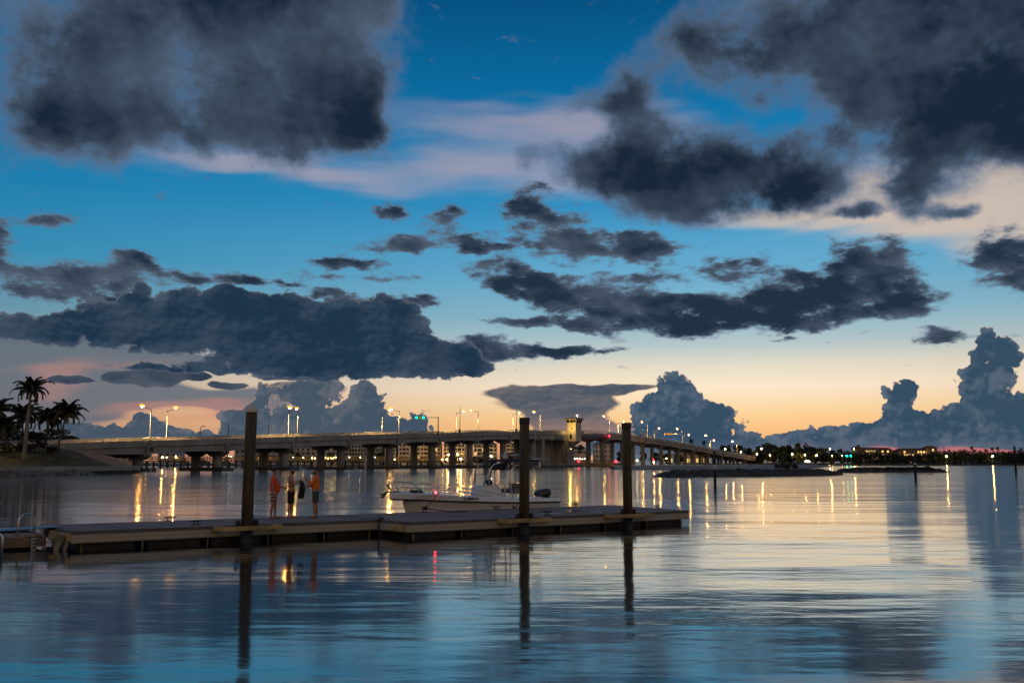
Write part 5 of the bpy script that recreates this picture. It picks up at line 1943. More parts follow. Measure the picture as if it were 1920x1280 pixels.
def palm_thing(name, label, loc, h, seed, fronds=18, length=3.6, leaflets=24, lean=(0, 0), trunk=(0.30, 0.20), royal=False, group=None, tm='trunk', wide=0.055, droop=(80, 125), ll=0.62):
    r = random.Random(seed)
    t = thing(name, label, 'palm', loc, group=group)
    pts, rad = [], []
    for i in range(9):
        q = i / 8
        pts.append((lean[0] * q ** 1.6, lean[1] * q ** 1.6, -0.3 + (h + 0.3) * q))
        if royal:
            rad.append(trunk[0] * (1.0 + 0.12 * math.sin(q * 3.0)) * (1 - 0.25 * q) if q < 0.86 else trunk[1])
        else:
            rad.append(trunk[0] * (1.25 - 0.25 * min(1, q * 6)) * (1 - q) + trunk[1] * q)
    mb = MB().tube(pts, rad, 12 if leaflets > 12 else 6)
    mb.build('trunk', M[tm], t, smooth=True)
    top = Vector(pts[-1])
    cr = MB()
    if royal:
        cr.tube([tuple(top), tuple(top + Vector((0, 0, 1.5)))], [trunk[1] * 1.1, 0.07], 8)
        top = top + Vector((0, 0, 1.35))
    for f in range(fronds):
        az = 2.399 * f + r.uniform(-0.25, 0.25)
        q = f / fronds
        el = R(82 - 92 * q + r.uniform(-8, 8))
        L = length * (0.82 + 0.25 * math.sin(q * 3.0)) * r.uniform(0.9, 1.08)
        dr = R(r.uniform(*droop)) * (0.65 + 0.45 * q)
        out = Vector((math.cos(az), math.sin(az), 0))
        side = Vector((-math.sin(az), math.cos(az), 0))
        p = top.copy()
        spine = [p.copy()]
        dirs = []
        n = 14
        for i in range(n):
            e = el - dr * (i / n) ** 1.3
            d = out * math.cos(e) + Vector((0, 0, math.sin(e)))
            dirs.append(d)
            p = p + d * (L / n)
            spine.append(p.copy())
        cr.tube(spine, [0.035 * (1 - 0.8 * i / n) * (length / 3.6) for i in range(n + 1)], 4)
        for i in range(leaflets):
            q2 = (i + 1.2) / (leaflets + 1)
            j = min(n - 1, int(q2 * n))
            b = spine[j].lerp(spine[j + 1], q2 * n - j)
            d = dirs[j]
            up = side.cross(d)
            ln = ll * (length / 3.6) * math.sin(min(1.0, q2 * 1.35 + 0.12) * math.pi * 0.92) ** 0.6 * r.uniform(0.85, 1.1)
            for s in (-1, 1):
                dl = (side * s * 0.80 + d * 0.62 + up * (0.10 - 0.0 * q2) - Vector((0, 0, 0.30 + 0.5 * q2 * r.random()))).normalized()
                mid = b + dl * ln * 0.55
                tip = mid + (dl + Vector((0, 0, -0.55))).normalized() * ln * 0.5
                w = d * wide * (length / 3.6)
                cr.add([b - w, b + w, mid + w * 0.9, tip, mid - w * 0.9], [(0, 1, 2, 4), (4, 2, 3)])
    cr.build('crown', M['frond'], t)
    return t


# palms and trees on the left bank
def rise(p, v):
    """Height that puts a point above p at the row v of the frame."""
    r = ray(960, v)
    return CAM_H + r.z / r.y * p.y - p.z


p = bank_point(44.5, 870)
palm_thing('royal_palm', 'tall pale-trunked royal palm at the water end of the grass bank', p, rise(p, 741) , 3, 20, 4.6, 40, (0.5, 0.2), (0.40, 0.26), True, wide=0.10, droop=(95, 140), ll=0.95)
p = bank_point(105, 866)
palm_thing('coconut_palm', 'leaning coconut palm nearest the bridge abutment', p, rise(p, 772), 5, 24, 4.5, 36, (1.9, 0.2), (0.20, 0.14), tm='trunk_dark', wide=0.10, droop=(75, 130), ll=1.05)
p = bank_point(84.5, 856)
palm_thing('coconut_palm', 'coconut palm with hanging dead fronds behind the leaning palm', p, rise(p, 782), 8, 28, 4.8, 32, (0.3, 0.2), (0.2, 0.15), tm='trunk_dark', wide=0.11, droop=(85, 160), ll=1.1)
p = bank_point(15.0, 853)
palm_thing('coconut_palm', 'coconut palm with a slanting trunk left of the royal palm', p, rise(p, 800), 9, 26, 4.6, 30, (-1.4, 0), (0.18, 0.14), tm='trunk_dark', wide=0.11, droop=(80, 150), ll=1.1)
p = bank_point(40, 846)
palm_thing('coconut_palm', 'coconut palm crown directly behind the trunk of the royal palm', p, rise(p, 778), 12, 26, 4.9, 30, (0.0, 0), (0.2, 0.15), tm='trunk_dark', wide=0.11, droop=(80, 150), ll=1.1)
p = bank_point(-14, 852)
palm_thing('coconut_palm', 'palm cut by the left edge of the photo', p, rise(p, 770), 14, 26, 4.8, 30, (0.0, 0), (0.2, 0.15), tm='trunk_dark', wide=0.11, droop=(80, 150), ll=1.1)
p = bank_point(66, 851)
tree_thing('shrub_tree', 'small dark shrub tree with a bent trunk between royal palm and coconut palms', p, rise(p, 808), 3.0, 22, M['leaf_dark'], 700, 0.30, 0.14, low=0.45)
p = bank_point(74, 847)
tree_thing('shrub_tree', 'low bushy sapling beside the slope paving below the road', p, rise(p, 828), 1.6, 23, M['leaf_dark'], 300, 0.25, 0.08, low=0.3)
for i, (u, v, Y, rad, lab) in enumerate(((10, 806, 262, 7.0, 'dark roadside tree behind the slanting palm at the left edge'), (52, 812, 270, 6.5, 'dark roadside tree behind the royal palm trunk'),
                                         (92, 806, 275, 6.0, 'dark roadside tree behind the palm with dead fronds'), (124, 818, 285, 4.2, 'rounded roadside tree just left of the bridge railing'),
                                         (-25, 800, 262, 7.5, 'dark roadside tree cut by the left edge of the photo'))):
    q = at_y(u, v, Y)
    tree_thing('roadside_tree', lab, (q.x, q.y, 4.9), q.z - 4.9 + 0.5, rad, 60 + i, M['leaf_dark'], 900, 0.42, 0.3, low=0.15)
# low land behind the road that carries those trees
rows = []
for i in range(6):
    s = -150 + i * 26.5
    rows.append([tuple(bl(s, d, z)) for d, z in ((-B_WIDTH + 0.3, parapet(s / SPAN) - 1.0), (-30, 4.9), (-90, 4.6), (-130, 0.0))])
tag(MB().loft(rows).build('land_behind_road', M['earth'], smooth=True), kind='structure')
# picket fence at the head of the slope paving
pf = thing('picket_fence', 'short white picket fence at the top of the slope paving by the abutment', 'fence', bl(-32, 2.2, 5))
mb = MB()
for h in (0.35, 0.85):
    mb.tube([bl(-42 + i * 2, 2.0, bank_z(-42 + i * 2, 2.0) + h) for i in range(7)], 0.06, 4)
for i in range(25):
    s = -42 + i * 0.5
    p = bl(s, 2.06, bank_z(s, 2.06))
    mb.box((p.x, p.y, p.z + 0.5), (0.14, 0.06, 1.05), BROT)
mb.build('pickets', M['wall_white'], pf, world=True)
sp = bl(-21, 24.5)
sg = thing('sign_post', 'thin white post with a dark sign plate below the bridge girder', 'sign', (sp.x, sp.y, 0.9))
MB().lathe([(0.13, -1.5), (0.13, 4.2)], n=8).build('post', M['wall_white'], sg)
MB().box((0, -0.1, 4.3), (0.9, 0.08, 1.1)).build('plate', M['steel_dark'], sg)

# far trees: a few kinds, each copied
kinds = []
for i in range(5):
    kinds.append(tree_thing('broadleaf_tree', 'x', (0, -500, 0), 10.0, (4.6, 5.6, 4.0, 5.0, 6.2)[i], 80 + i, M['leaf'] if i % 2 else M['leaf_dark'], 900, 0.72, 0.30, clumps=10, low=0.1))
palms = []
for i in range(4):
    palms.append(palm_thing('sabal_palm', 'x', (0, -500, 0), 9.0, 120 + i, 16, 2.7, 9, (0.3 * (i - 1), 0), (0.24, 0.2), tm='trunk_dark', wide=0.16, droop=(60, 130), ll=1.1))
moved = set()


def plant(protos, i, loc, hscale, rscale, lab, group):
    src = protos[i % len(protos)]
    sc = (rscale, rscale, hscale)
    rot = rng.uniform(0, 6.28)
    if src.name not in moved:
        moved.add(src.name)
        src.location, src.rotation_euler, src.scale = loc, (0, 0, rot), sc
        tag(src, lab, group=group)
        return src
    return copy_thing(src, loc, rot, lab, group, sc)


# along the right shore between the bridge end and the hotel
tr = random.Random(31)
tops = [(1361, 838), (1383, 836), (1404, 841), (1422, 838), (1438, 833), (1452, 836), (1466, 838), (1480, 836), (1496, 833), (1511, 834), (1526, 840), (1541, 842), (1562, 845), (1575, 843), (1588, 846), (1472, 850), (1500, 850), (1530, 852), (1556, 855), (1488, 845), (1450, 848), (1578, 853), (1425, 848), (1515, 846), (1545, 849), (1597, 850)]
for i, (u, v) in enumerate(tops):
    Y = tr.uniform(800, 880) if v < 846 else tr.uniform(772, 795)
    q = at_y(u, v, Y)
    if u < 1410:
        q = at_y(u, v, 905)
    plant(kinds, i, (q.x, q.y, 1.3), (q.z - 1.3) / 9.0, 1.25 if v < 846 else 1.0, 'dark broadleaf tree in the lamp-lit row right of the bridge end', 'broadleaf trees right of the bridge end')
for i, (u, v, Y) in enumerate(((1295, 822, 905), (1320, 826, 915), (1368, 833, 890), (1430, 832, 830), (1441, 830, 850), (1497, 831, 850), (1538, 839, 840), (1549, 840, 850), (1577, 843, 860))):
    q = at_y(u, v, Y)
    lab = {1295: 'palm crown showing above the bridge deck beside the dark signal arm', 1320: 'bushy palm crown above the bridge deck between two lamps'}.get(u, 'palm standing above the lamp-lit trees right of the bridge end')
    plant(palms, i, (q.x, q.y, 1.3), (q.z - 1.3) / 10.4, 1.15, lab, 'palms right of the bridge end')
# mangroves in front of the hotel and on to the right, one dense mass
mg = MB()
gr_ = random.Random(77)
for i in range(240):
    u = 1600 + 420 * (i / 239)
    Y = gr_.uniform(775, 800)
    base = at_y(u, 871, Y)
    h = (at_y(u, 849 + 3 * math.sin(u * 0.045) + 3 * math.sin(u * 0.019 + 1), Y).z) * gr_.uniform(0.75, 1.05)
    for z in (0.25, 0.6, 0.9):
        leaf_cloud(mg, (base.x, Y, 1.0 + h * z * 0.9), (3.2, 3.0, h * 0.22), 26, 0.75, gr_)
tag(mg.build('mangroves', M['leaf_dark']), 'dense dark mangrove thicket along the right shore below the hotel', 'mangroves', kind='stuff')
sky_palms = [(1770, 845), (1779, 843), (1791, 846), (1807, 843), (1822, 837), (1827, 843), (1838, 845), (1848, 842), (1860, 839), (1871, 838), (1879, 846), (1892, 847), (1903, 847), (1914, 840), (1813, 848), (1843, 848), (1865, 847), (1800, 848), (1930, 842), (1887, 850)]
for i, (u, v) in enumerate(sky_palms):
    Y = tr.uniform(805, 840)
    q = at_y(u, v, Y)
    plant(palms, i + 1, (q.x, q.y, 1.3), (q.z - 1.3) / 10.2, 0.85, 'small dark palm against the pink skyline right of the hotel', 'palms on the pink skyline')
for i, (u, v) in enumerate(((1775, 848), (1788, 850), (1802, 852), (1830, 851), (1852, 851), (1884, 852), (1899, 852), (1917, 849), (1764, 852), (1925, 851))):
    q = at_y(u, v, tr.uniform(803, 830))
    plant(kinds, i + 2, (q.x, q.y, 1.3), (q.z - 1.3) / 9.6, 0.75, 'low dark tree among the palms on the pink skyline', 'low trees on the pink skyline')
# trees in front of the apartment blocks and under the opening span
for i, (u, v) in enumerate(((410, 858), (425, 856), (470, 858), (500, 852), (560, 850), (620, 848), (643, 843), (667, 856), (700, 846), (715, 848), (735, 858), (770, 861), (812, 862), (850, 857), (862, 858), (885, 855), (901, 858), (925, 861), (958, 848), (1080, 838), (1090, 834), (1100, 842),
                                 (1165, 840), (1178, 845), (1205, 846), (1228, 848), (1250, 850), (1275, 852), (380, 858), (230, 862), (205, 861), (345, 858))):
    Y = tr.uniform(619, 632) if u < 1060 else (tr.uniform(690, 720) if u < 1120 else 800)
    q = at_y(u, v, Y)
    lab = 'small dark tree in front of the apartment blocks across the water'
    g = 'trees in front of the apartment blocks'
    if u > 1060:
        lab, g = ('dark tree seen under the opening span of the bridge', 'trees seen under the opening span') if u < 1120 else ('dark tree seen between the far bridge columns', 'trees seen between the far bridge columns')
    plant(kinds, i + 1, (q.x, q.y, 1.3), max(0.25, (q.z - 1.3) / 9.6), 0.55 if u < 1060 else 0.8, lab, g)
# bushes on the beach and the breakwaters
bush = []
for i in range(3):
    r = random.Random(200 + i)
    t = thing('bush', 'x', 'bush', (0, -500, 0))
    mb = MB()
    for _ in range(6):
        mb.tube([(0, 0, -0.2), (r.uniform(-0.7, 0.7), r.uniform(-0.5, 0.5), r.uniform(0.6, 1.1))], [0.04, 0.015], 4)
    mb.build('stem', M['trunk_dark'], t)
    mb = MB()
    for _ in range(7):
        leaf_cloud(mb, (r.uniform(-0.8, 0.8), r.uniform(-0.6, 0.6), r.uniform(0.35, 0.95)), (0.5, 0.5, 0.35), 45, 0.14, r)
    mb.build('foliage', M['leaf_dark'], t)
    bush.append(t)
for i, (u, vb, w, h) in enumerate(((1462, 880, 14, 15), (1478, 881, 18, 17), (1492, 881, 14, 15), (1386, 884, 12, 8), (1378, 884, 8, 5), (1425, 885, 6, 4), (1360, 886, 8, 4), (1610, 882, 10, 6), (1625, 882, 8, 5), (1645, 882, 12, 5), (1662, 882, 14, 7), (1675, 882, 16, 8), (1690, 882, 16, 7), (1703, 882, 16, 8),
                                       (1716, 882, 16, 9), (1728, 882, 18, 10), (1738, 882, 16, 9), (1748, 883, 12, 6), (1550, 884, 8, 4), (1590, 883, 8, 4))):
    q = at(u, vb, 0.55)
    px = q.y / FPX
    big = h > 12
    src = bush[i % 3]
    sc = (w * px / 1.6, w * px / 1.6, h * px / 1.35)
    lab = 'large dark bush at the end of the beach behind the rock bank' if big else ('low dark shrub on the nearer rock bank' if u < 1560 else 'low dark shrub on the rock bank behind the second channel marker')
    grp = 'bushes at the end of the beach' if big else ('shrubs on the nearer rock bank' if u < 1560 else 'shrubs on the farther rock bank')
    plant(bush, i, q, sc[2], sc[0], lab, grp)

for i, (u, v, k) in enumerate(((2, 846, 1.5), (22, 846, 1.3), (34, 845, 1.2), (56, 847, 1.7), (88, 848, 1.4), (98, 851, 1.2), (-12, 848, 1.8))):
    q = bank_point(u, v)
    plant(bush, i, q, k * 1.1, k * 1.3, 'dark undergrowth bush below the palms on the grass bank', 'undergrowth bushes below the palms')

# ====================================================================== channel markers
def marker(u, vt, vb, lab, bands, rad=0.14):
    q = at(u, vb)
    h = at_y(u, vt, q.y).z
    t = thing('channel_marker', lab, 'channel marker', q)
    MB().lathe([(rad, -1.5), (rad, h * 0.97), (rad * 0.6, h)], n=12).build('post', M['marker_black'], t, smooth=True)
    for z in bands:
        zz = at_y(u, z, q.y).z
        MB().lathe([(rad * 1.06, zz - 0.10), (rad * 1.06, zz + 0.10)], n=12).build('reflective_band', M['white_band'], t, smooth=True)
    return t


marker(1341, 845, 911, 'black channel marker post with two white bands before the rock bank', (873.0, 877.5))
marker(1717, 852, 899, 'black channel marker post with one white band before the farther rock bank', (869.3,), 0.17)
marker(1905, 836, 887, 'slim dark channel marker post near the right edge of the water', (), 0.22)

# ====================================================================== buildings
win_cache = {}


def window_obj(w, h, d, parent, loc, m, rot=0.0):
    key = (round(w, 2), round(h, 2), m.name)
    if key not in win_cache:
        mb = MB()
        mb.box((0, 0, 0), (w, d, h))
        o = mb.build('window', m, parent)
        win_cache[key] = o.data
    else:
        o = bpy.data.objects.new('window', win_cache[key])
        COL.objects.link(o)
        o.parent = parent
    o.location = loc
    o.rotation_euler = (0, 0, rot)
    return o


def block(label, u0, u1, vt, Y, m, floors, bays, depth=16.0, roof='hip', lit=(), ww=1.3, wh=1.4, rot=0.0, balcony=False, dark=False, base=1.4):
    a, b = at_y(u0, vt, Y), at_y(u1, vt, Y)
    w = b.x - a.x
    h = (a.z + b.z) / 2 - base
    t = thing('apartment_block', label, 'apartment block', ((a.x + b.x) / 2, Y, base), rot)
    eave = h - (1.6 if roof == 'hip' else 0.5)
    MB().box((0, depth / 2, eave / 2 - 0.5), (w, depth, eave + 1.0)).build('wall', m, t)
    if roof == 'hip':
        MB().loft([[(-w / 2 - 0.6, -0.6, eave), (w / 2 + 0.6, -0.6, eave), (w / 2 + 0.6, depth + 0.6, eave), (-w / 2 - 0.6, depth + 0.6, eave)],
                   [(-w / 2 + 3, 4.5, h + 0.2), (w / 2 - 3, 4.5, h + 0.2), (w / 2 - 3, depth - 4.5, h + 0.2), (-w / 2 + 3, depth - 4.5, h + 0.2)]], closed=True, cap0=True, cap1=True).build('roof', M['roof_grey'], t)
    else:
        MB().box((0, depth / 2, eave + 0.25), (w + 0.5, depth + 0.5, 0.5)).build('roof', m, t)
    fh = eave / floors
    MB().box((0, -0.06, eave - 0.3), (w + 0.3, 0.3, 0.35)).build('cornice', m, t)
    for f in range(floors):
        for i in range(bays):
            x = -w / 2 + w * (i + 0.5) / bays
            mm = M['lit_window'] if (f, i) in lit else M['window']
            wide = ww * (1.7 if (i % 3 == 1 and not dark) else 1.0)
            window_obj(wide, wh, 0.12, t, (x, -0.02, fh * (f + 0.55)), mm)
    if balcony:
        for f in range(1, floors):
            MB().box((0, -0.8, fh * f), (w * 0.94, 1.5, 0.18)).build('balcony', m, t)
    return t


AY = 640.0
block('low pale building with a shallow gable roof under the first girder', 100, 160, 852, 520, M['wall_grey'], 1, 5)
block('low pale pavilion between the first two bridge columns', 204, 250, 851, 560, M['wall_cream'], 1, 4)
block('small two-storey building with lit strip behind the fishing pier lamps', 296, 332, 846, AY, M['wall_grey'], 2, 3, roof='flat')
block('dim grey terrace building left of the cone-capped piling', 440, 520, 838, AY, M['wall_grey'], 3, 8)
block('grey terraced building behind the first pair of columns right of the people', 535, 640, 834, AY, M['wall_grey'], 4, 11, balcony=True)
block('bluish glass-fronted building behind the columns under the third lamp pair', 648, 716, 832, AY, M['wall_grey'], 5, 12, balcony=True, dark=True, roof='flat')
block('narrow white block just left of the widest white apartment block', 722, 742, 829, AY, M['wall_white'], 5, 3)
block('widest white apartment block with five rows of windows', 748, 802, 826, AY, M['wall_white'], 5, 8, lit=((1, 5),))
block('cream block between the widest apartment block and the paired columns', 806, 826, 827, AY, M['wall_cream'], 5, 3, lit=((3, 1),))
block('pale mauve apartment block with orange lamps at its foot', 832, 872, 827, AY, M['wall_white'], 5, 6)
block('white apartment block with a sunlit roof lantern behind the boat canopy', 888, 932, 828, AY, M['wall_white'], 5, 6, lit=((3, 2), (2, 0)))
block('white block slice beside the flat-topped piling behind the boat', 942, 964, 827, AY, M['wall_white'], 5, 3)
block('white block framed by the columns under the opening span', 1114, 1148, 829, 700, M['wall_white'], 4, 4, depth=12)
q0 = at_y(1085, 832, 690)
tn = thing('tent_roof_hall', 'white tent-roofed hall under the left end of the opening span', 'hall', (q0.x, 690, 1.4))
MB().box((0, 6, 4.0), (13, 10, 9)).build('wall', M['wall_white'], tn)
MB().loft([[(-8, -1, 8.4), (8, -1, 8.4), (8, 13, 8.4), (-8, 13, 8.4)], [(-0.2, 5.8, 12.6), (0.2, 5.8, 12.6), (0.2, 6.2, 12.6), (-0.2, 6.2, 12.6)]], closed=True, cap0=True, cap1=True).build('roof', M['cap_white'], tn)
# lit shop fronts beyond the right part of the bridge
for i, (u0, u1, lab) in enumerate(((1243, 1262, 'lit shop front, leftmost between the far columns'), (1266, 1282, 'lit shop front with a tall doorway between the far columns'),
                                  (1284, 1300, 'lit orange shop front in the middle of the far columns'), (1304, 1316, 'lit narrow shop front between the far columns'), (1318, 1332, 'lit shop front nearest the first channel marker'))):
    a, b = at_y(u0, 853, 880), at_y(u1, 853, 880)
    t = thing('shop', lab, 'shop', ((a.x + b.x) / 2, 880, 1.3))
    w = b.x - a.x
    MB().box((0, 4, 4.0), (w, 8, 8.2)).build('wall', M['wall_ochre'], t)
    MB().box((0, 4, 8.3), (w + 0.6, 8.6, 0.4)).build('roof', M['roof_grey'], t)
    for k in range(2):
        window_obj(w * 0.36, 3.4, 0.12, t, (w * (k - 0.5) * 0.5, -0.03, 2.6), M['lit_shop'])
# the hotel on the right
def hotel_wing(t, u0, u1, vt, Y, floors, bays, lit):
    a, b = at_y(u0, vt, Y), at_y(u1, vt, Y)
    x0, w, h = a.x - t.location.x, b.x - a.x, a.z - t.location.z
    y0 = Y - t.location.y
    wl = MB().box((x0 + w / 2, y0 + 7, h / 2 - 0.7), (w, 14, h - 1.4)).build('wall', M['wall_ochre'], t)
    MB().loft([[(x0 - 0.8, y0 - 0.8, h - 1.4), (x0 + w + 0.8, y0 - 0.8, h - 1.4), (x0 + w + 0.8, y0 + 15, h - 1.4), (x0 - 0.8, y0 + 15, h - 1.4)],
               [(x0 + 2, y0 + 4, h + 0.6), (x0 + w - 2, y0 + 4, h + 0.6), (x0 + w - 2, y0 + 10, h + 0.6), (x0 + 2, y0 + 10, h + 0.6)]], closed=True, cap0=True, cap1=True).build('roof', M['roof_tile'], t)
    fh = (h - 1.4) / floors
    for f in range(floors):
        for i in range(bays):
            window_obj(1.5, 1.7, 0.14, t, (x0 + w * (i + 0.5) / bays, y0 - 0.03, fh * (f + 0.5)), M['lit_window'] if (f * 7 + i * 3) % 11 in lit else M['window'])


hq = at_y(1680, 866, 900)
ht = thing('hotel', 'long ochre hotel with tiled roofs and lit windows above the mangroves', 'hotel', (hq.x, 900, 1.4))
hotel_wing(ht, 1612, 1672, 840, 900, 4, 12, (0, 1, 3, 5, 7, 8))  # extra windows lit, added to bring a yellow glow to the walls
hotel_wing(ht, 1674, 1686, 845, 906, 3, 3, (0, 5))
hotel_wing(ht, 1688, 1740, 841, 900, 4, 10, (1, 2, 4, 6, 9))
hotel_wing(ht, 1741, 1757, 836.5, 894, 4, 3, (2,))
hotel_wing(ht, 1606, 1615, 837.5, 895, 4, 2, ())
a = at_y(1611, 836, 894)
MB().loft([[(a.x - hq.x - 2, -6, a.z - 3), (a.x - hq.x + 2, -6, a.z - 3), (a.x - hq.x + 2, -2, a.z - 3), (a.x - hq.x - 2, -2, a.z - 3)], [(a.x - hq.x - 0.2, -4.2, a.z + 0.3), (a.x - hq.x + 0.2, -4.2, a.z + 0.3), (a.x - hq.x + 0.2, -3.8, a.z + 0.3), (a.x - hq.x - 0.2, -3.8, a.z + 0.3)]],
          closed=True, cap0=True, cap1=True).build('turret', M['roof_tile'], ht)

# ====================================================================== fishing pier beyond the bridge
PY = 430.0
xa, xb = at_y(120, 866, PY).x, at_y(828, 866, PY).x
fp = thing('fishing_pier', 'long timber fishing pier with an orange-lit railing behind the bridge', 'pier', ((xa + xb) / 2, PY, 0))
MB().box(((xa + xb) / 2, PY + 2, 2.75), (xb - xa, 4.0, 0.5)).build('deck', M['timber'], fp, world=True)
mb = MB()
for z in (3.45, 3.85, 4.25, 4.75):
    mb.box(((xa + xb) / 2, PY, z), (xb - xa, 0.12, 0.24))
    mb.box(((xa + xb) / 2, PY + 4, z), (xb - xa, 0.12, 0.24))
n = int((xb - xa) / 1.3)
for i in range(n + 1):
    mb.box((xa + (xb - xa) * i / n, PY + 0.1, 3.85), (0.2, 0.1, 2.0))
    mb.box((xa + (xb - xa) * i / n, PY + 3.9, 3.85), (0.2, 0.1, 2.0))
mb.build('railing', M['bracket'], fp, world=True)
n = int((xb - xa) / 2.9)
for i in range(n + 1):
    x = xa + (xb - xa) * i / n
    MB().box((x, PY + 0.6, 0.9), (0.75 + 0.3 * (i % 3 == 0), 0.6, 3.5)).build('pile', M['timber_dark'], fp, world=True)
# two mooring posts between pier and bridge
q = at(685, 889)
t = thing('mooring_post', 'thin pale post standing in the water before the bridge columns', 'post', q)
MB().lathe([(0.16, -1), (0.16, 3.4)], n=8).build('post', M['wall_white'], t)
q = at_y(497, 862, 300)
t = thing('flag_pole', 'thin orange-lit pole behind the second girder right of the cone-capped piling', 'pole', (at_y(500.5, 860, PY - 2).x, PY - 2, 0))
MB().lathe([(0.22, 0), (0.16, 9.0)], n=8).build('shaft', M['yellow_paint'], t)

# ====================================================================== small lamps across the water
def small_lamp(name, label, u, v, Y, base, m, rad=0.42, group=None, pole=True, cat='lamp'):
    q = at_y(u, v, Y)
    t = thing(name, label, cat, (q.x, Y, base), group=group)
    h = q.z - base
    if pole:
        MB().lathe([(0.13, 0), (0.08, h)], n=6).build('pole', M['steel'], t)
        MB().tube([(0, 0, h), (-0.5, 0, h + 0.35), (0, 0, h + 0.4)], 0.06, 4).build('bracket', M['steel'], t)
    MB().ball((0, -0.25, h), rad, 8, 6).build('bulb', m, t)
    return t


shore_lamps = [(1359.5, 841.5, 860, 'sodium_far'), (1389, 846.7, 850, 'sodium_far'), (1419, 851, 845, 'sodium_far'), (1427.5, 841, 790, 'sodium_far'), (1443.7, 853, 775, 'sodium_far'), (1457.5, 847, 785, 'sodium_far'), (1485.6, 851, 772, 'sodium_far'), (1509, 852.5, 771, 'sodium_far'), (1531, 853, 771, 'sodium_far'),
               (1556, 841, 792, 'sodium'), (1560, 854, 770, 'warm'), (1579, 854, 770, 'warm'), (1600.6, 841, 792, 'sodium')]
BASEN = ['first', 'second', 'third', 'fourth', 'fifth', 'sixth', 'seventh', 'eighth', 'ninth', 'tenth', 'eleventh', 'twelfth', 'thirteenth']
for i, (u, v, Y, m) in enumerate(shore_lamps):
    small_lamp('shore_lamp', 'lit lamp among the right shore trees, %s from the bridge end' % BASEN[i], u, v, Y, 1.3, M[m], 0.30 if m == 'sodium_far' else 0.25, 'lamps along the right shore')
for i, (u, lab) in enumerate(((1774.5, 'yellow lamp on the shore right of the hotel'), (1860.7, 'double yellow lamp on the shore near the right edge'))):
    small_lamp('shore_lamp', lab, u, 855, 770, 1.3, M['sodium_far'], 0.34, 'lamps along the right shore')
for u, lab in ((1587.4, 'left of the two green signal lights on the far shore'), (1595.2, 'right of the two green signal lights on the far shore')):
    small_lamp('signal_light', lab, u, 854, 769, 1.3, M['green_lamp'], 0.62, cat='signal light')
q = at_y(1514, 864.7, 768)
t = thing('lit_sign', 'bright white lit sign panel low on the far shore', 'sign', (q.x, 768, 1.2))
MB().box((0, 0, q.z - 1.2), (3.4, 0.3, 1.0)).build('panel', M['white_lamp'], t)
MB().box((0, 0.1, (q.z - 1.2) / 2 - 0.2), (0.3, 0.2, q.z - 1.2)).build('post', M['steel'], t)
pier_lamps = [(275, 856.5, 'warm'), (305, 857, 'sodium_far'), (313, 857, 'white_lamp'), (330, 856, 'sodium_far'), (429.5, 855.5, 'white_lamp'), (434, 855.5, 'white_lamp'), (464, 856, 'warm'), (493, 857.5, 'sodium_far'), (550, 857.5, 'white_lamp'), (569, 857.5, 'warm')]
for i, (u, v, m) in enumerate(pier_lamps):
    small_lamp('pier_lamp', 'small bright lamp above the fishing pier railing, %s from the seawall' % BASEN[i], u, v, PY + 3.2, 3.0, M[m], 0.20, 'lamps on the fishing pier')
for i in range(14):
    small_lamp('garden_light', 'one of a row of small yellow garden lights behind the fishing pier', 586 + i * 4.3 + rng.uniform(-1, 1), 858 + rng.uniform(-0.7, 0.7), 612, 1.3, M['warm'], 0.36, 'garden lights behind the fishing pier', cat='garden light')
block_lamps = [(655, 857, 'white_lamp'), (676, 857.5, 'warm'), (703, 856.5, 'white_lamp'), (740, 861, 'warm'), (841.5, 851.5, 'sodium'), (858, 851, 'sodium'), (829, 861, 'sodium_far'), (838, 861, 'warm'), (848, 861, 'sodium_far'), (864, 860, 'sodium_far'), (920.8, 854.7, 'sodium'), (908.5, 859, 'white_lamp')]
for i, (u, v, m) in enumerate(block_lamps):
    small_lamp('promenade_lamp', 'lit lamp at the foot of the apartment blocks, %s from the people' % BASEN[i], u, v, 614, 1.3, M[m], 0.36 if m != 'sodium' else 0.24, 'lamps along the promenade')
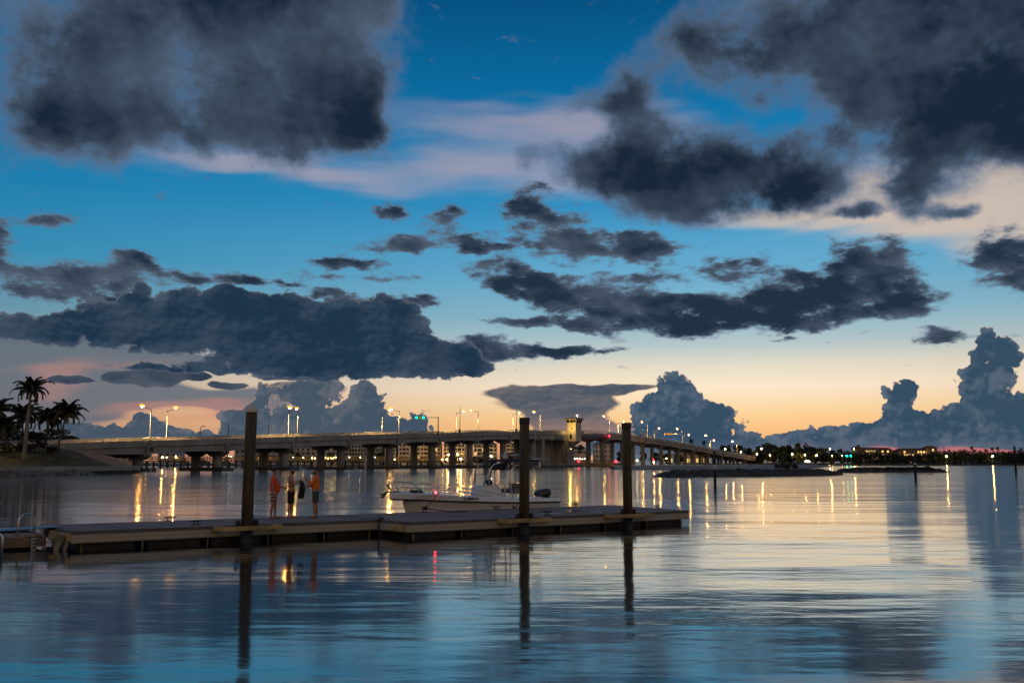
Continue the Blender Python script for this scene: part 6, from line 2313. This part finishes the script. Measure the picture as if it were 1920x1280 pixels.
for i in range(7):
    small_lamp('quay_light', 'one of a row of white quay lights under the opening span', 1073 + i * 4.6, 860 + rng.uniform(-1, 1), 640, 0.0, M['white_lamp'], 0.22, 'white quay lights under the opening span', cat='quay light')
small_lamp('shore_lamp', 'orange lamp under the left end of the opening span', 1074, 848, 660, 1.0, M['sodium_far'], 0.28)
small_lamp('garden_light', 'green tree light seen between the far columns, left one', 1206, 861, 800, 1.3, M['green_soft'], 0.8)
small_lamp('garden_light', 'green tree light seen between the far columns, right one', 1235, 859, 800, 1.3, M['green_soft'], 0.55)
small_lamp('shore_lamp', 'orange lamp low on the beach before the far columns', 1226, 866, 560, 0.6, M['sodium_far'], 0.28)
small_lamp('navigation_light', 'small red light above the orange beach lamp', 1225, 860.5, 562, 0.6, M['red_nav'], 0.32, cat='navigation light')
small_lamp('shore_lamp', 'white lamp between the far columns left of the shop fronts', 1249.5, 859, 790, 1.3, M['white_lamp'], 0.45)
small_lamp('shore_lamp', 'faint white lamp beside the rightmost flat-topped piling', 1194.5, 863, 700, 1.0, M['warm'], 0.45)
q = at_y(1769.5, 836, 830)
t = thing('utility_pole', 'utility pole with a crossarm against the sky right of the hotel', 'utility pole', (q.x, 830, 1.3))
MB().lathe([(0.25, 0), (0.18, q.z - 1.3)], n=8).build('pole', M['trunk_dark'], t)
MB().box((0, 0, q.z - 2.6), (2.6, 0.2, 0.25)).box((0, 0, q.z - 3.8), (2.0, 0.2, 0.25)).build('crossarm', M['trunk_dark'], t)
for u, vt, lab in ((428.5, 797, 'thin unlit pole on the bridge left of the cone-capped piling'), (504, 788, 'thin unlit pole on the bridge right of the cone-capped piling'), (376, 803, 'curved unlit lamp post on the bridge before the cone-capped piling')):
    Y = 330 if u > 400 else 305
    q = at_y(u, vt, Y)
    b = at_y(u, 866, Y)
    t = thing('unlit_pole', lab, 'pole', (q.x, Y, 0))
    MB().lathe([(0.16, 0), (0.12, q.z)], n=6).build('shaft', M['steel_dark'], t)
    if u < 400:
        MB().tube([(0, 0, q.z), (0.3, 0, q.z + 0.6), (0.9, 0, q.z + 0.8), (1.5, 0, q.z + 0.5)], 0.12, 5).build('arm', M['steel_dark'], t)
